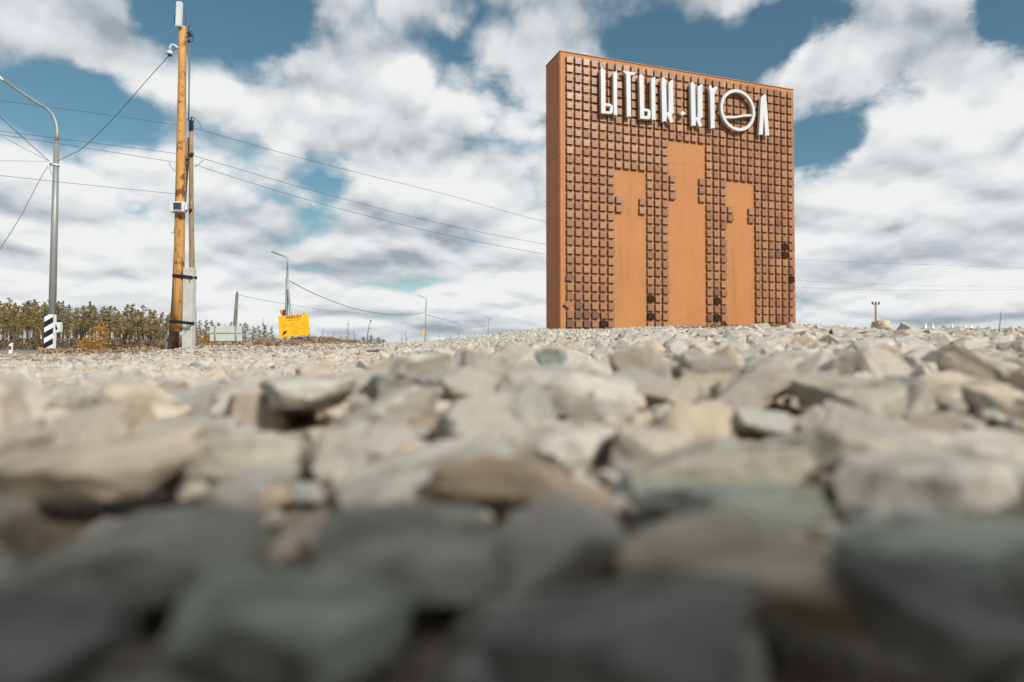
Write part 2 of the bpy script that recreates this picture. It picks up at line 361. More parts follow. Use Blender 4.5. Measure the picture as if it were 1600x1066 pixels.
# the stones that stand out near the lens: (px, py, depth, width px, height px, roll, tone)
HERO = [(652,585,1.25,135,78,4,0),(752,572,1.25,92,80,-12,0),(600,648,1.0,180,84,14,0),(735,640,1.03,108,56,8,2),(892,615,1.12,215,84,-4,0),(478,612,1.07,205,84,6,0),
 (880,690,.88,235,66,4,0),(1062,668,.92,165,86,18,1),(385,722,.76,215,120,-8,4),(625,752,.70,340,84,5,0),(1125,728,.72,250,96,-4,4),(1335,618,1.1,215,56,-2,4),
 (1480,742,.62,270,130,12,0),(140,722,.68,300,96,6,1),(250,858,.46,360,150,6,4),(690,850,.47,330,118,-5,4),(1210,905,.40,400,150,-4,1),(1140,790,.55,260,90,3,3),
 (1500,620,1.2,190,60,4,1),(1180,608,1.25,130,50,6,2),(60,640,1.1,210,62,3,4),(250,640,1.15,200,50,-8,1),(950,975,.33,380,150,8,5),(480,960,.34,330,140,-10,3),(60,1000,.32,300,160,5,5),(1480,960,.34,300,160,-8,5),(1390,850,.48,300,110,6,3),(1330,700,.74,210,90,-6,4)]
HW = [(at(h[0], h[1], h[2]), h) for h in HERO]
def hero_clear(x, y, s):
    return all(math.hypot(x-p.x, (y-p.y)*.9) > h[3]*.5*h[2]/FPX*.78 + s*.15 for p, h in HW)
stones = [q_ for q_ in stones if q_[1] > 1.8 or hero_clear(q_[0], q_[1], q_[2])]
S = np.array(stones); Zs = height(S[:, 0], S[:, 1])
def clear_of_cam(x, y, z, s): return math.sqrt(x*x+y*y+(z-CZ)**2) > s*1.15 + .10
order = []
for i, (x, y, s, sink) in enumerate(S):
    z = Zs[i] - s*((.34 if y < 3.3 else .42)+sink*.8) + RNG.normal(0, .06)*s
    if clear_of_cam(x, y, z, s): order.append((i, x, y, z, s, s/math.hypot(x, y)))
inview = [o for o in order if abs(math.atan2(o[1], o[2])) < math.atan(800/FPX)]
inview.sort(key=lambda o: -o[5]); big = {o[0] for o in inview[:299-len(HERO)]}
VAR_HI = []
for k in range(18):
    P, F = rock(100+k, 4, .014, None, 1.5, 9+k % 4); VAR_HI.append(mesh_np('stone', P, F, M_STONE, smooth=False))
LAB = {}
parts = {1: ([], []), 2: ([], [])}
VAR2 = [rock(200+k, 2, .02)[0] for k in range(20)]; VAR1 = [rock(300+k, 1, .0)[0] for k in range(20)]
VAR3 = [rock(400+k, 3, .02)[0] for k in range(16)]
parts[3] = ([], [])
for (i, x, y, z, s, ap) in order:
    Rm = rotm(RNG, .30)
    if i in big:
        o = bpy.data.objects.new('stone', VAR_HI[int(RNG.integers(len(VAR_HI)))]); COL.objects.link(o); o.parent = ground
        o.location = (x, y, z); o.rotation_euler = Rm.to_euler(); o.scale = (s, s, s*RNG.uniform(.6, .95))
    else:
        d = math.hypot(x, y); sub = 3 if d < 1.6 else (2 if d < 7 else 1); VV = {1: VAR1, 2: VAR2, 3: VAR3}[sub]
        P = VV[int(RNG.integers(len(VV)))]*s
        P = P @ np.array(Rm).T + np.array([x, y, z]); parts[sub][0].append(P)
Vt, Ft, off = [], [], 0
for sub, (Ps, _) in parts.items():
    F = ICO[sub][1]; nv = len(ICO[sub][0])
    for P in Ps: Vt.append(P); Ft.append(F+off); off += nv
o = link('loose_stones', mesh_np('loose_stones', np.vstack(Vt), np.vstack(Ft), M_STONE), ground); o['kind'] = 'stuff'
print('STONES', len(order), 'tris', sum(len(f) for f in Ft))

def tint_stone(name, c):
    s = Mat(name, .88, .2); n2 = s.noise(22, 7, .72); n1 = s.noise(7, 6, .65)
    b = s.ramp(n1, [(.32, (c[0]*.62, c[1]*.58, c[2]*.5)), (.46, c), (.68, tuple(min(1, v*1.2) for v in c))]); b = s.mix(.9, b, s.ramp(n2, [(.3, (.45,.45,.45)), (.5, (1,1,1)), (.7, (1.22,1.22,1.2))]), 'MULTIPLY'); s.col(b); s.bump(n2, 1.0, .012); return s.m
M_CREAM = tint_stone('cream_stone', (.50,.42,.32)); M_OCHRE = tint_stone('ochre_stone', (.48,.34,.19)); M_PALEST = tint_stone('pale_grey_stone', (.46,.43,.37)); M_SLATE = tint_stone('slate', (.08,.09,.095))
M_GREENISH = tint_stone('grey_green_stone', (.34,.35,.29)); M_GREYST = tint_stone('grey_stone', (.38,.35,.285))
M_SHADEDST = tint_stone('shade_toned_stone', (.20,.195,.170))  # darker tone for the closest stones, foreground shade put into the colour
for k, (p, h) in enumerate(HW):
    P, F = rock(700+k*3, 4, .010, .7, 1.75, 10); P = P/np.abs(P).max(axis=0)
    hw = h[3]*.5*h[2]/FPX*(1.12 if h[2] < .7 else 1); hh_ = h[4]*.5*h[2]/FPX*(.72 if h[2] < .7 else .9)
    o = link('stone', mesh_np('stone', P*np.array([hw*1.06, hw*.95, hh_*.98]), F, (M_PALEST, M_CREAM, M_OCHRE, M_GREENISH, M_GREYST, M_SHADEDST)[h[6]]), ground, (p.x, p.y, p.z-hh_*.1))
    o.rotation_euler = (random.uniform(-.05, .28), -math.radians(h[5]), random.uniform(-.6, .6))

# fine grey gravel heaped round the foot of the monument
def gravel():
    Vt, Ft, off = [], [], 0; V0, F0 = ICO[1]
    V0 = np.array([[1,0,0],[-1,0,0],[0,1,0],[0,-1,0],[0,0,.7],[0,0,-.7]]); F0 = np.array([[0,2,4],[2,1,4],[1,3,4],[3,0,4],[2,0,5],[1,2,5],[3,1,5],[0,3,5]])
    n = 90000
    x = RNG.uniform(-3.4, 7.0, n); y = RNG.uniform(5.2, 15.6, n); kk = np.array([gravel_zone(a, b) for a, b in zip(x, y)]); x, y = x[kk], y[kk]; n = len(x); s = RNG.uniform(.010, .028, n)*np.where(RNG.random(n) < .04, 2.2, 1)
    z = height(x, y) - .01
    for i in range(n):
        P = V0*s[i]*RNG.uniform(.6, 1.3, (6, 1)); P = P @ np.array(Matrix.Rotation(RNG.uniform(0, 6.28), 3, 'Z')).T + (x[i], y[i], z[i]); Vt.append(P); Ft.append(F0+off); off += 6
    s_ = Mat('grey_gravel', .9, .2); ge = s_.n('ShaderNodeNewGeometry')
    s_.col(s_.ramp(ge.outputs['Random Per Island'], [(0, (.16,.15,.14)), (.35, (.38,.36,.32)), (.7, (.52,.49,.43)), (1, (.40,.32,.22))]))
    o = link('gravel', mesh_np('gravel', np.vstack(Vt), np.vstack(Ft), s_.m), ground); o['kind'] = 'stuff'
gravel()

# ------------------------------------------------------------------ the monument
SP = .2; TH = 0.34002
ORG = Vector((6.37215640*SP, 72.8061001*SP, CZ+32.3425157*SP))    # middle of the lower edge of the top left tile
def wall_mat(name, c, streak=.07):
    s = Mat(name, .62, .35); n1 = s.noise(1.2, 5, .6); n2 = s.noise(14, 5, .65, stretch=(1, 1, .12)); n3 = s.noise(180, 2, .5)
    base = s.ramp(n1, [(.3, tuple(v*.93 for v in c)), (.7, tuple(v*1.05 for v in c))])
    base = s.mix(.6, base, s.ramp(n2, [(.3, (1-streak,)*3), (.7, (1+streak,)*3)]), 'MULTIPLY')
    n4 = s.noise(5, 6, .7, stretch=(1, 1, .05)); n5 = s.noise(2.2, 6, .7)
    base = s.mix(.8, base, s.ramp(n4, [(.32, (.84,.80,.76)), (.42, (1, 1, 1))]), 'MULTIPLY')
    base = s.mix(s.math('MULTIPLY', s.ramp(n5, [(.55, (0,0,0)), (.75, (1,1,1))]), .12), base, (.52,.36,.22)); s.col(base); s.bump(n3, .12, .002); return s.m
M_WALL = wall_mat('ochre_render', (.43, .18, .060))
M_SIDE = wall_mat('ochre_panel', (.44, .165, .065))
def tile_mat():
    s = Mat('enamelled_tile', .36, .5); oi = s.n('ShaderNodeObjectInfo'); ge = s.n('ShaderNodeNewGeometry')
    rnd = s.math('FRACT', s.math('ADD', oi.outputs['Random'], ge.outputs['Random Per Island']))
    c = s.ramp(rnd, [(0, (.225,.10,.055)), (.3, (.26,.122,.062)), (.6, (.30,.145,.072)), (.85, (.34,.17,.078)), (1, (.245,.125,.075))])
    n = s.noise(9, 3, .5); c = s.mix(.6, c, s.ramp(n, [(.3, (.8,.78,.78)), (.7, (1.15,1.15,1.15))]), 'MULTIPLY'); s.col(c); s.bump(s.noise(6, 2, .5), .25, .02); return s.m
M_TILE = tile_mat()
M_TILE_DARK = simple('soiled_tile', (.15,.08,.06), .5, bump=.05); M_TILE_BLACK = simple('burnt_tile', (.035,.02,.013), .8, .1, var=.9, scale=30, bump=.1)
M_WHITE = simple('white_letter_paint', (.55,.56,.575), .45, .4, var=.03)
M_ZINC = simple('galvanised_nail', (.75,.73,.7), .4, .6, .3)
H_TOP = ORG.z + 1.27*SP
mon = thing('monument', 'tall ochre entrance monument covered in brown square tiles with white lettering at its top', 'monument', (ORG.x, ORG.y, hz(ORG.x, ORG.y)-.05), TH)
BZ = mon.location.z
def lz(z): return z - BZ
WY, XL, XR, DP = .054, -.212, 6.148, .80
zt, zb = lz(H_TOP), -.35
bm = bmesh.new(); add_box(bm, ((XL+XR)/2, WY+DP/2, (zt+zb)/2), (XR-XL, DP, zt-zb), bevel=.012); bm_obj('wall', bm, M_WALL, mon)
# cladding sheets on the narrow side, with recessed joints between them
hh = zt-zb-.03; zs = [zb, zb+hh*.655, zt-.015]
for (y0, y1) in ((0.006, .175), (.183, .60), (.608, .794)):
    for za, zb_ in zip(zs, zs[1:]):
        box_obj('cladding_panel', (XL-.006, WY+(y0+y1)/2, (za+zb_)/2), (.011, y1-y0-.002, zb_-za-.006), M_SIDE, mon, .002)
bm = bmesh.new(); add_box(bm, ((XL+XR)/2, WY+DP/2, zt+.008), (XR-XL+.03, DP+.03, .015)); bm_obj('coping', bm, M_WALL, mon)
bm = bmesh.new()
for k in range(66): add_box(bm, (XL+.05+k*.095, WY+.03, zt+.019), (.014, .014, .008))
o = bm_obj('rivet', bm, M_ZINC, mon); o['kind'] = 'stuff'
bm = bmesh.new(); add_box(bm, (XL-.03, WY+.72, lz(at(857, 316, 15.3).z)), (.05, .16, .012), Matrix.Rotation(.25, 3, 'X') @ Matrix.Rotation(-.3, 3, 'Y')); o = bm_obj('bent_flap', bm, M_WHITE, mon)
# joints in the bare render of the middle field
box_obj('joint', ((13+17)/2*SP, WY-.001, lz(ORG.z)-9.65*SP), (5.2*SP, .003, .006), M_SIDE, mon)
def tile_mesh(mat, name='tile'):
    a, b, dpt = .0785, .0775, .036; V = []
    for (h, y) in ((a-.007, 0), (a, .006), (b, dpt)): V += [(-h, y, .083-h), (h, y, .083-h), (h, y, .083+h), (-h, y, .083+h)]
    F = [(0,1,2,3), (8,11,10,9)] + [(o_+k_, o_+4+k_, o_+4+(k_+1) % 4, o_+(k_+1) % 4) for o_ in (0, 4) for k_ in range(4)]
    return np.array(V, float), np.array(F)
TV, TF = tile_mesh(None)
TM = {k: mesh_np('tile', TV, TF, mt) for k, mt in (('n', M_TILE), ('d', M_TILE_DARK), ('b', M_TILE_BLACK))}
def has_tile(c, r):
    if r <= 7: return True
    if 13 <= c <= 17: return (r in (12, 13, 14) and c in (13, 17))
    if r <= 11: return True
    if 6 <= c <= 9: return r in (15, 16) and c in (6, 9)
    if 21 <= c <= 24: return r in (15, 16) and c in (21, 24)
    return True
SPEC = {(29,19):'b',(29,20):'b',(28,20):'d',(30,22):'d',(30,23):'b',(30,24):'d',(28,16):'d',(0,24):'d',(1,27):'d',(1,28):'d',(2,28):'d',(3,28):'d',(0,29):'d',(2,29):'d',(4,29):'b',
        (10,26):'b',(10,28):'b',(19,25):'d',(19,26):'b',(19,28):'b',(20,29):'b',(28,28):'d',(18,28):'d'}
ROT = {(0,24): 12, (0,27): 42, (4,28): -9}
tiles = []
for c in range(31):
    for r in range(30):
        if has_tile(c, r):
            Yd = 72.8 + c*math.sin(TH); tiles.append((Yd + (0 if (c, r) in SPEC or (c, r) in ROT else 10) - .03*r, c, r))
tiles.sort(); Vt, Ft, off = [], [], 0; nb = bmesh.new()
for k, (_, c, r) in enumerate(tiles):
    rx = R(RNG.uniform(1.5, 5)); ry = R(RNG.normal(0, .9)); rzz = R(RNG.normal(0, 1.2))
    if (c, r) in ROT: ry = R(ROT[(c, r)]); rx = R(7)
    M = Matrix.Translation((c*SP+RNG.normal(0, .0015), -.002, lz(ORG.z)-r*SP)) @ Matrix.Translation((0, .02, .083+.07)) @ Matrix.Rotation(-rx*.6, 4, 'X') @ Matrix.Rotation(ry, 4, 'Y') @ Matrix.Rotation(rzz, 4, 'Z') @ Matrix.Translation((0, -.02, -.083-.07))
    if k < 299:
        o = bpy.data.objects.new('tile', TM[SPEC.get((c, r), 'n')]); COL.objects.link(o); o.parent = mon; o.matrix_local = M
    else:
        Vt.append(np.hstack([TV, np.ones((12, 1))]) @ np.array(M).T[:, :3]); Ft.append(TF+off); off += 12
    for sx in (-.045, .045):
        add_box(nb, (c*SP+sx, .038, lz(ORG.z)-r*SP+.168), (.008, .05, .007))
o = link('tile_field', mesh_np('tile_field', np.vstack(Vt), np.vstack(Ft), M_TILE), mon); o['kind'] = 'stuff'
o = bm_obj('tile_pin', nb, M_ZINC, mon); o['kind'] = 'stuff'
# lettering, traced on its own plane in front of the tiles
LY, LT = -.135, .09
ux = Vector((math.cos(TH), math.sin(TH), 0)); nn = Vector((math.sin(TH), -math.cos(TH), 0))
def on_face(px, py, ly=LY):
    p0 = ORG + nn*(-ly); d = ray(px, py); o_ = Vector((0, 0, CZ)); t = (p0-o_).dot(nn)/d.dot(nn); q = o_+d*t-ORG
    return (q.dot(ux), lz(q.z+ORG.z))
def A7(pts): return [on_face(930+u/10.153, 95+v/10.153) for u, v in pts]
def A8(pts): return [on_face(1060+u/10.153, 120+v/10.153) for u, v in pts]
def letter(name, splines, label=None):
    me = curve_mesh(name, splines, LT, .007, M_WHITE); o = link(name, me, mon, (0, LY+LT/2, 0)); return o
letter('letter', [A7([(85,130),(112,97),(162,148),(166,668),(250,680),(285,715),(285,820),(262,850),(92,836)]), A7([(168,722),(236,728),(234,800),(170,793)])])
letter('letter', [A7([(287,188),(352,145),(356,875),(318,866),(290,862)])])
letter('letter', [A7([(428,153),(660,186),(618,233),(566,228),(575,897),(538,886),(499,902),(489,217)])])
letter('letter', [A7([(698,232),(730,200),(772,243),(780,752),(850,762),(884,795),(885,905),(862,936),(708,922)]), A7([(782,802),(834,810),(832,876),(783,868)])])
letter('letter', [A7([(887,292),(955,240),(965,950),(930,940),(893,948)])])
letter('letter', [A7([(1050,287),(1082,250),(1130,300),(1141,812),(1170,815),(1169,338),(1240,280),(1250,830),(1218,868),(1250,980),(1190,992),(1145,872),(1136,972),(1098,962),(1060,985)])])
letter('hyphen', [A7([(1395,789),(1441,834),(1388,880),(1342,838)])])
letter('letter', [A8([(193,105),(225,70),(272,122),(280,636),(312,640),(306,152),(385,100),(390,640),(352,685),(388,790),(325,800),(286,692),(279,785),(245,776),(203,790)])])
letter('letter', [A8([(482,150),(515,123),(548,188),(600,137),(630,174),(580,268),(583,825),(545,818),(509,832),(501,268)])])
ce = on_face(1060+948/10.153, 120+530/10.153); tp = on_face(1060+930/10.153, 120+196/10.153)
RO = (tp[1]-ce[1])*1.005; RI = RO - .085
circ = lambda r_: [(ce[0]+r_*math.cos(a), ce[1]+r_*math.sin(a)) for a in np.linspace(0, 2*math.pi, 56, endpoint=False)]
ring = letter('letter', [circ(RO), circ(RI)])
wave = []
for t in np.linspace(0, 1, 12): wave.append((ce[0]-RI*.93+t*RI*1.87, ce[1]-.215 + .135*t + .012*math.sin(t*6.5+2.6)))
me = curve_mesh('crossbar', [[(x, z+.032) for x, z in wave] + [(x, z-.032) for x, z in wave[::-1]]], LT*.9, .006, M_WHITE)
link('crossbar', me, ring)
letter('letter', [A8([(1312,322),(1390,262),(1411,440),(1448,940),(1413,936),(1375,950),(1363,700),(1358,640),(1345,922),(1308,922),(1270,930),(1291,640)])])

# ------------------------------------------------------------------ poles, lamps, signs on the left
def wood_mat(name, c, dark, knots=.5):
    s = Mat(name, .75, .25); n1 = s.noise(14, 6, .65, stretch=(1, 1, .07)); n2 = s.noise(3.5, 3, .6, stretch=(1, 1, .8)); n3 = s.noise(40, 4, .6, stretch=(1, 1, .1))
    b = s.ramp(n1, [(.30, tuple(v*.6 for v in c)), (.5, c), (.72, tuple(min(1, v*1.2) for v in c))])
    b = s.mix(knots, b, s.ramp(n2, [(.36, dark), (.46, (1, 1, 1))]), 'MULTIPLY')
    b = s.mix(s.math('MULTIPLY', s.ramp(n3, [(.62, (0,0,0)), (.68, (1,1,1))]), .7), b, dark); s.col(b); s.bump(n1, .6, .01); return s.m
M_WOOD = wood_mat('fresh_pine', (.50,.262,.085), (.10,.05,.02), .75); M_OLDWOOD = wood_mat('weathered_pine', (.30,.21,.13), (.09,.065,.045)); M_GREYWOOD = wood_mat('grey_pine', (.17,.15,.13), (.07,.06,.055))
M_CONC = simple('pale_concrete', (.47,.48,.46), .9, .2, var=.12, scale=5, bump=.5, dist=.01)
M_STEEL = simple('galvanised_steel', (.27,.29,.28), .5, .5, .35, var=.12, scale=4, stretch=(1,1,.3)); M_BLACK = simple('black_rubber', (.015,.015,.017), .55)
M_BOX = simple('white_enclosure', (.60,.62,.61), .4, .4, var=.04); M_DARKGLASS = simple('dark_glass', (.03,.05,.05), .15, .6, var=.5, scale=20)
M_CABLE = simple('black_cable', (.07,.08,.095), .6)
M_BROWN = simple('brown_insulator', (.05,.022,.018), .25, .6)

D1 = 19.7
base = at(279, 540, D1)
up = thing('utility_pole', 'tall fresh orange pine pole strapped to a pale concrete footing, white box at its top', 'utility pole', (base.x, D1, hz(base.x, D1)-.1))
OFF = Vector(up.location)
def L(px, py, Y=D1): return at(px, py, Y) - OFF
PX = D1/FPX   # metres per pixel there
pts = [L(278.8, 518), L(279.6, 440), L(281, 340), L(283, 230), L(284.6, 120), L(285.6, 42)]
tube_obj('pole', pts, [8.1*PX, 8.0*PX, 7.6*PX, 6.9*PX, 6.0*PX, 5.6*PX], M_WOOD, up, 20)
bm = bmesh.new()
a, b = L(295.8, 548), L(295.6, 419); add_box(bm, ((a+b)/2 + Vector((0, .0, 0))), (15.4*PX, .24, (b-a).length), Matrix.Rotation(.002, 3, 'Y'), .015); bm_obj('concrete_footing', bm, M_CONC, up)
for py in (432, 503.5):
    bm = bmesh.new(); c = L(287.6, py); w, dd = 17.6*PX, .17
    loop = [c+Vector((-w*.93, 0, .01)), c+Vector((-w*.8, -dd*.8, .01)), c+Vector((-w*.45, -dd, .0)), c+Vector((0, -dd*.85, -.01)), c+Vector((w*.9, -dd*.85, -.045)), c+Vector((w*.95, dd*.7, -.03)), c+Vector((0, dd, 0)), c+Vector((-w*.6, dd, 0)), c+Vector((-w*.93, 0, .01))]
    for s_ in (-.03, 0, .028): add_tube(bm, [p+Vector((0, 0, s_+random.uniform(-.006, .006))) for p in loop], .019, 8)
    add_tube(bm, [c+Vector((w*.93, -dd*.85, -.04)), c+Vector((w*1.16, -dd*.9, -.05))], .018, 6); add_tube(bm, [c+Vector((w*.8, -dd*.95, -.04)), c+Vector((w*.74, -dd, -.17))], .012, 6)
    bm_obj('strap', bm, M_BLACK, up, True)
# white sector panel at the top
c = (L(286.5, 8)+L(283, 47))/2
bm = bmesh.new(); add_box(bm, c+Vector((-.005, -.17, 0)), (8.3*PX, .12, 39*PX), Matrix.Rotation(R(1.5), 3, 'Y'), .012); eb = bm_obj('antenna_panel', bm, M_BOX, up)
bm = bmesh.new(); add_box(bm, c+Vector((.0, -.09, .18)), (.1, .1, .05)); add_box(bm, c+Vector((.0, -.09, -.2)), (.1, .1, .05)); bm_obj('bracket', bm, M_STEEL, eb)
for (x0, x1, y0, y1) in ((282.5, 273.5, 18, 46), (287, 292, 17, 44)):
    P_ = []
    for t in np.linspace(0, math.pi, 12): P_.append(L(x0+(x1-x0)*math.sin(t), y0+(y1-y0)*(1-math.cos(t))/2)+Vector((0, -.05, 0)))
    tube_obj('cable_loop', P_, .011, M_CABLE, up, 6)
# dome camera on a curved bracket
cm = tube_obj('camera_bracket', [L(279, 76)+Vector((0,-.02,0)), L(275, 72.5), L(271, 70), L(267.5, 70.5), L(265.8, 74), L(265.5, 79)], .034, M_BOX, up, 10)
bm = bmesh.new(); q = L(265.3, 83)
bmesh.ops.create_uvsphere(bm, u_segments=18, v_segments=10, radius=.095, matrix=Matrix.Translation(q) @ Matrix.Diagonal((1, 1, .75, 1))); bm_obj('camera_housing', bm, M_BOX, cm, True)
bm = bmesh.new(); bmesh.ops.create_uvsphere(bm, u_segments=18, v_segments=10, radius=.068, matrix=Matrix.Translation(q-Vector((0, 0, .045)))); bm_obj('camera_dome', bm, M_DARKGLASS, cm, True)
# vertical feed cable with its clamps
tube_obj('feed_cable', [L(291, 22)+Vector((0,0,0)), L(294.5, 35), L(297, 50), L(296, 90), L(295.3, 150), L(294.8, 190)], [.01, .01, .012, .022, .022, .018], simple('grey_cable', (.12,.13,.17), .5), up, 8)
bm = bmesh.new()
for (x_, y_, r_) in ((295.5, 52, .055), (297.5, 55, .04), (295.5, 65, .05)): bmesh.ops.create_uvsphere(bm, u_segments=8, v_segments=6, radius=r_, matrix=Matrix.Translation(L(x_, y_)))
add_tube(bm, [L(290, 58), L(301, 57)], .014, 6); add_tube(bm, [L(299, 48), L(302.5, 60), L(299, 66)], .01, 6); add_tube(bm, [L(295.3, 40), L(295.5, 66)], .016, 6)
bm_obj('cable_clamp', bm, M_BLACK, up, True)
# equipment cabinet with a dark window, turned slightly
cb = bm = bmesh.new(); q = L(285, 326.5)+Vector((0, -.22, 0)); add_box(bm, q, (22*PX, .20, 16*PX), Matrix.Rotation(R(1), 3, 'Y'), .012)
cab = bm_obj('equipment_cabinet', bm, M_BOX, up)
bm = bmesh.new(); add_box(bm, q+Vector((-.13-.03, -.02, .0)), (6*PX, .22, 16.5*PX), None, .01); bm_obj('cabinet_side', bm, M_BOX, cab)
bm = bmesh.new(); add_box(bm, q+Vector((-.005, -.103, .0)), (14.5*PX, .012, 10.6*PX)); bm_obj('window', bm, M_DARKGLASS, cab)
bm = bmesh.new()
for (dx, dz, sx, sz) in ((0, 6.2*PX, 16.5*PX, .02), (0, -6.2*PX, 16.5*PX, .02), (-8*PX, 0, .02, 12.5*PX), (8*PX, 0, .02, 12.5*PX)): add_box(bm, q+Vector((dx-.005, -.108, dz)), (sx, .03, sz))
bm_obj('window_frame', bm, M_BOX, cab)
bm = bmesh.new(); add_box(bm, q+Vector((.235, -.01, .0)), (3*PX, .18, 10*PX), Matrix.Rotation(R(10), 3, 'Z'), .008); bm_obj('cabinet_lid', bm, M_BOX, cab)
tube_obj('cable_loop', [L(277, 334), L(279, 339), L(284, 341), L(290, 338)], .012, M_CABLE, up, 6)
for v in up.children[-1].data.vertices: v.co.y -= .16
box_obj('junction_box', L(271, 361)+Vector((0, -.02, 0)), (5*PX, .1, 7*PX), M_BOX, up, .008)

# older A-frame behind
D2 = 20.1; b2 = at(302, 540, D2)
ap = thing('utility_pole', 'older brown weathered pole with a slanting brace and black insulators behind the orange pole', 'utility pole', (b2.x, D2, hz(b2.x, D2)-.1))
OFF2 = Vector(ap.location); PX2 = D2/FPX
def L2(px, py, Y=D2): return at(px, py, Y) - OFF2
tube_obj('pole', [L2(304.2, 540), L2(302.5, 500, D2+.05), L2(300.0, 420), L2(298.8, 320), L2(298.6, 230), L2(298.2, 191)], [4.4*PX2, 4.2*PX2, 4.1*PX2, 3.6*PX2, 3.1*PX2, 2.9*PX2], M_OLDWOOD, ap, 14)
tube_obj('brace', [L2(270.5, 545, D2+.9), L2(276, 470, D2+.75), L2(279.2, 380, D2+.55), L2(287, 290, D2+.35), L2(295.4, 215, D2+.12)], [8*PX2, 7.6*PX2, 6.6*PX2, 5.3*PX2, 3*PX2], M_OLDWOOD, ap, 14)
bm = bmesh.new(); a, b = L2(264.3, 546, D2+.9), L2(264.3, 523, D2+.9); add_box(bm, (a+b)/2, (8.5*PX2, .2, (b-a).length), None, .01); ft = bm_obj('concrete_footing', bm, M_CONC, ap)
bm = bmesh.new(); q = L2(265.5, 531.5, D2+.78); add_tube(bm, [q+Vector((-.1, 0, 0)), q+Vector((.12, 0, .005))], .022, 6); bm_obj('strap', bm, M_BLACK, ap)
def insulator(q, rot, par, s=1.0):
    bm = bmesh.new(); prof = [(.0, -.09), (.03, -.085), (.06, -.06), (.035, -.045), (.06, -.015), (.032, 0), (.055, .03), (.03, .045), (.035, .075), (.0, .085)]
    rings = []
    for (r_, z_) in prof: rings.append([bm.verts.new(q + rot @ Vector((r_*s*math.cos(k*.628), r_*s*math.sin(k*.628), z_*s))) for k in range(10)])
    for A_, B_ in zip(rings, rings[1:]):
        for k in range(10): bm.faces.new((A_[k], A_[(k+1) % 10], B_[(k+1) % 10], B_[k]))
    bmesh.ops.remove_doubles(bm, verts=bm.verts[:], dist=.001); return bm_obj('insulator', bm, M_BROWN, par, True)
insulator(L2(300.3, 186.5), Matrix.Identity(3), ap, .95)
box_obj('pole_bracket', L2(299.6, 197)+Vector((0, -.03, 0)), (4*PX2, .14, 15*PX2), M_BLACK, ap, .008)
tube_obj('insulator_pin', [L2(294, 250), L2(301, 242)], .045, M_BLACK, ap, 8)
insulator(L2(301.5, 242)+Vector((0, -.08, 0)), Matrix.Rotation(R(55), 3, 'Y'), ap, 1.0); insulator(L2(293.5, 250)+Vector((0, -.08, 0)), Matrix.Rotation(R(55), 3, 'Y'), ap, 1.0)
insulator(L2(299.5, 329.5)+Vector((0, -.12, 0)), Matrix.Rotation(R(90), 3, 'X'), ap, .9)
tube_obj('jumper_wire', [L2(291, 188), L2(295, 184.5), L2(300, 184), L2(307, 186), L2(313, 195), L2(316, 203)], .008, M_CABLE, ap, 5)
tube_obj('jumper_wire', [L2(263.5, 253.5, D1), L2(268, 262, D1), L2(274, 268, D1)], .008, M_CABLE, ap, 5)
tube_obj('jumper_wire', [L2(304, 261, D1), L2(311, 257, D1), L2(318, 250, D1)], .008, M_CABLE, ap, 5)
# span lines
def span(p, q, sag, rad, label, n=40):
    pts = [p.lerp(q, t) - Vector((0, 0, sag*4*t*(1-t))) for t in np.linspace(0, 1, n)]
    bm = bmesh.new(); mid = p.copy(); add_tube(bm, [v-mid for v in pts], rad, 6)
    o = bm_obj('power_line', bm, M_CABLE, None, True, mid); return tag(o, label, 'cable', 'cables strung between the poles')
def span_px(pl, rad, label):
    """a cable through picture-measured points at given depths"""
    ps = [at(*p) for p in pl]; V = []
    for i in range(len(ps)-1):
        p0, p1, p2, p3 = ps[max(i-1, 0)], ps[i], ps[i+1], ps[min(i+2, len(ps)-1)]
        for t in np.linspace(0, 1, 12, endpoint=False):
            V.append(.5*((2*p1)+(p2-p0)*t+(2*p0-5*p1+4*p2-p3)*t*t+(3*p1-p0-3*p2+p3)*t**3))
    V.append(ps[-1]); m0 = ps[0].copy(); bm = bmesh.new(); add_tube(bm, [v-m0 for v in V], rad, 6)
    return tag(bm_obj('power_line', bm, M_CABLE, None, True, m0), label, 'cable', 'cables strung between the poles')
RW = .006
span_px([(-60,150,16.5),(0,157.5,17.3),(135,175,18.8),(276,195.5,20)], RW, 'topmost cable left of the orange pole, crossing the lamp near its curve')
span_px([(-60,197,16.5),(0,205,17.3),(135,222,18.8),(276,240,20)], RW, 'upper cable of the close pair left of the orange pole')
span_px([(-60,202,16.5),(0,210.5,17.3),(135,231.5,18.8),(276,254,20)], RW, 'lower cable of the close pair left of the orange pole')
span_px([(-60,269,16.5),(0,274.5,17.3),(135,289,18.8),(273,303,20)], RW, 'lowest cable left of the orange pole, level with the clouds behind')
span_px([(300,200,20.1),(316,204,20.4),(500,255,24),(700,305,28.5),(853,347,33),(1000,377,39),(1240,405.5,52),(1620,419,70)], .007, 'topmost cable running right from the weathered pole and behind the monument')
span_px([(301,243,20.1),(500,301,24),(700,352,28.5),(853,382,33),(1000,408,39),(1240,437.5,52),(1430,446,62),(1620,449,70)], .007, 'middle cable running right from the weathered pole and behind the monument')
span_px([(300,253,20.1),(312,260,20.4),(500,318,24),(700,368,28.5),(853,397.5,33),(1000,422,39),(1240,448.5,52),(1430,454,62),(1620,452,70)], .007, 'lowest cable running right from the weathered pole and behind the monument')
span_px([(279,72,19.7),(265,86,19.75),(226.6,128.8,20.2),(179,182.8,20.7),(129.5,231,21.2),(111,241,21.4),(88,253,21.6)], .009, 'slack cable sagging from the dome camera down to the near lamp post')
span_px([(-40,150,19),(0,183,19.8),(40,219,20.7),(77,252,21.6)], .009, 'thicker cable slanting down from the left edge to the near lamp post')
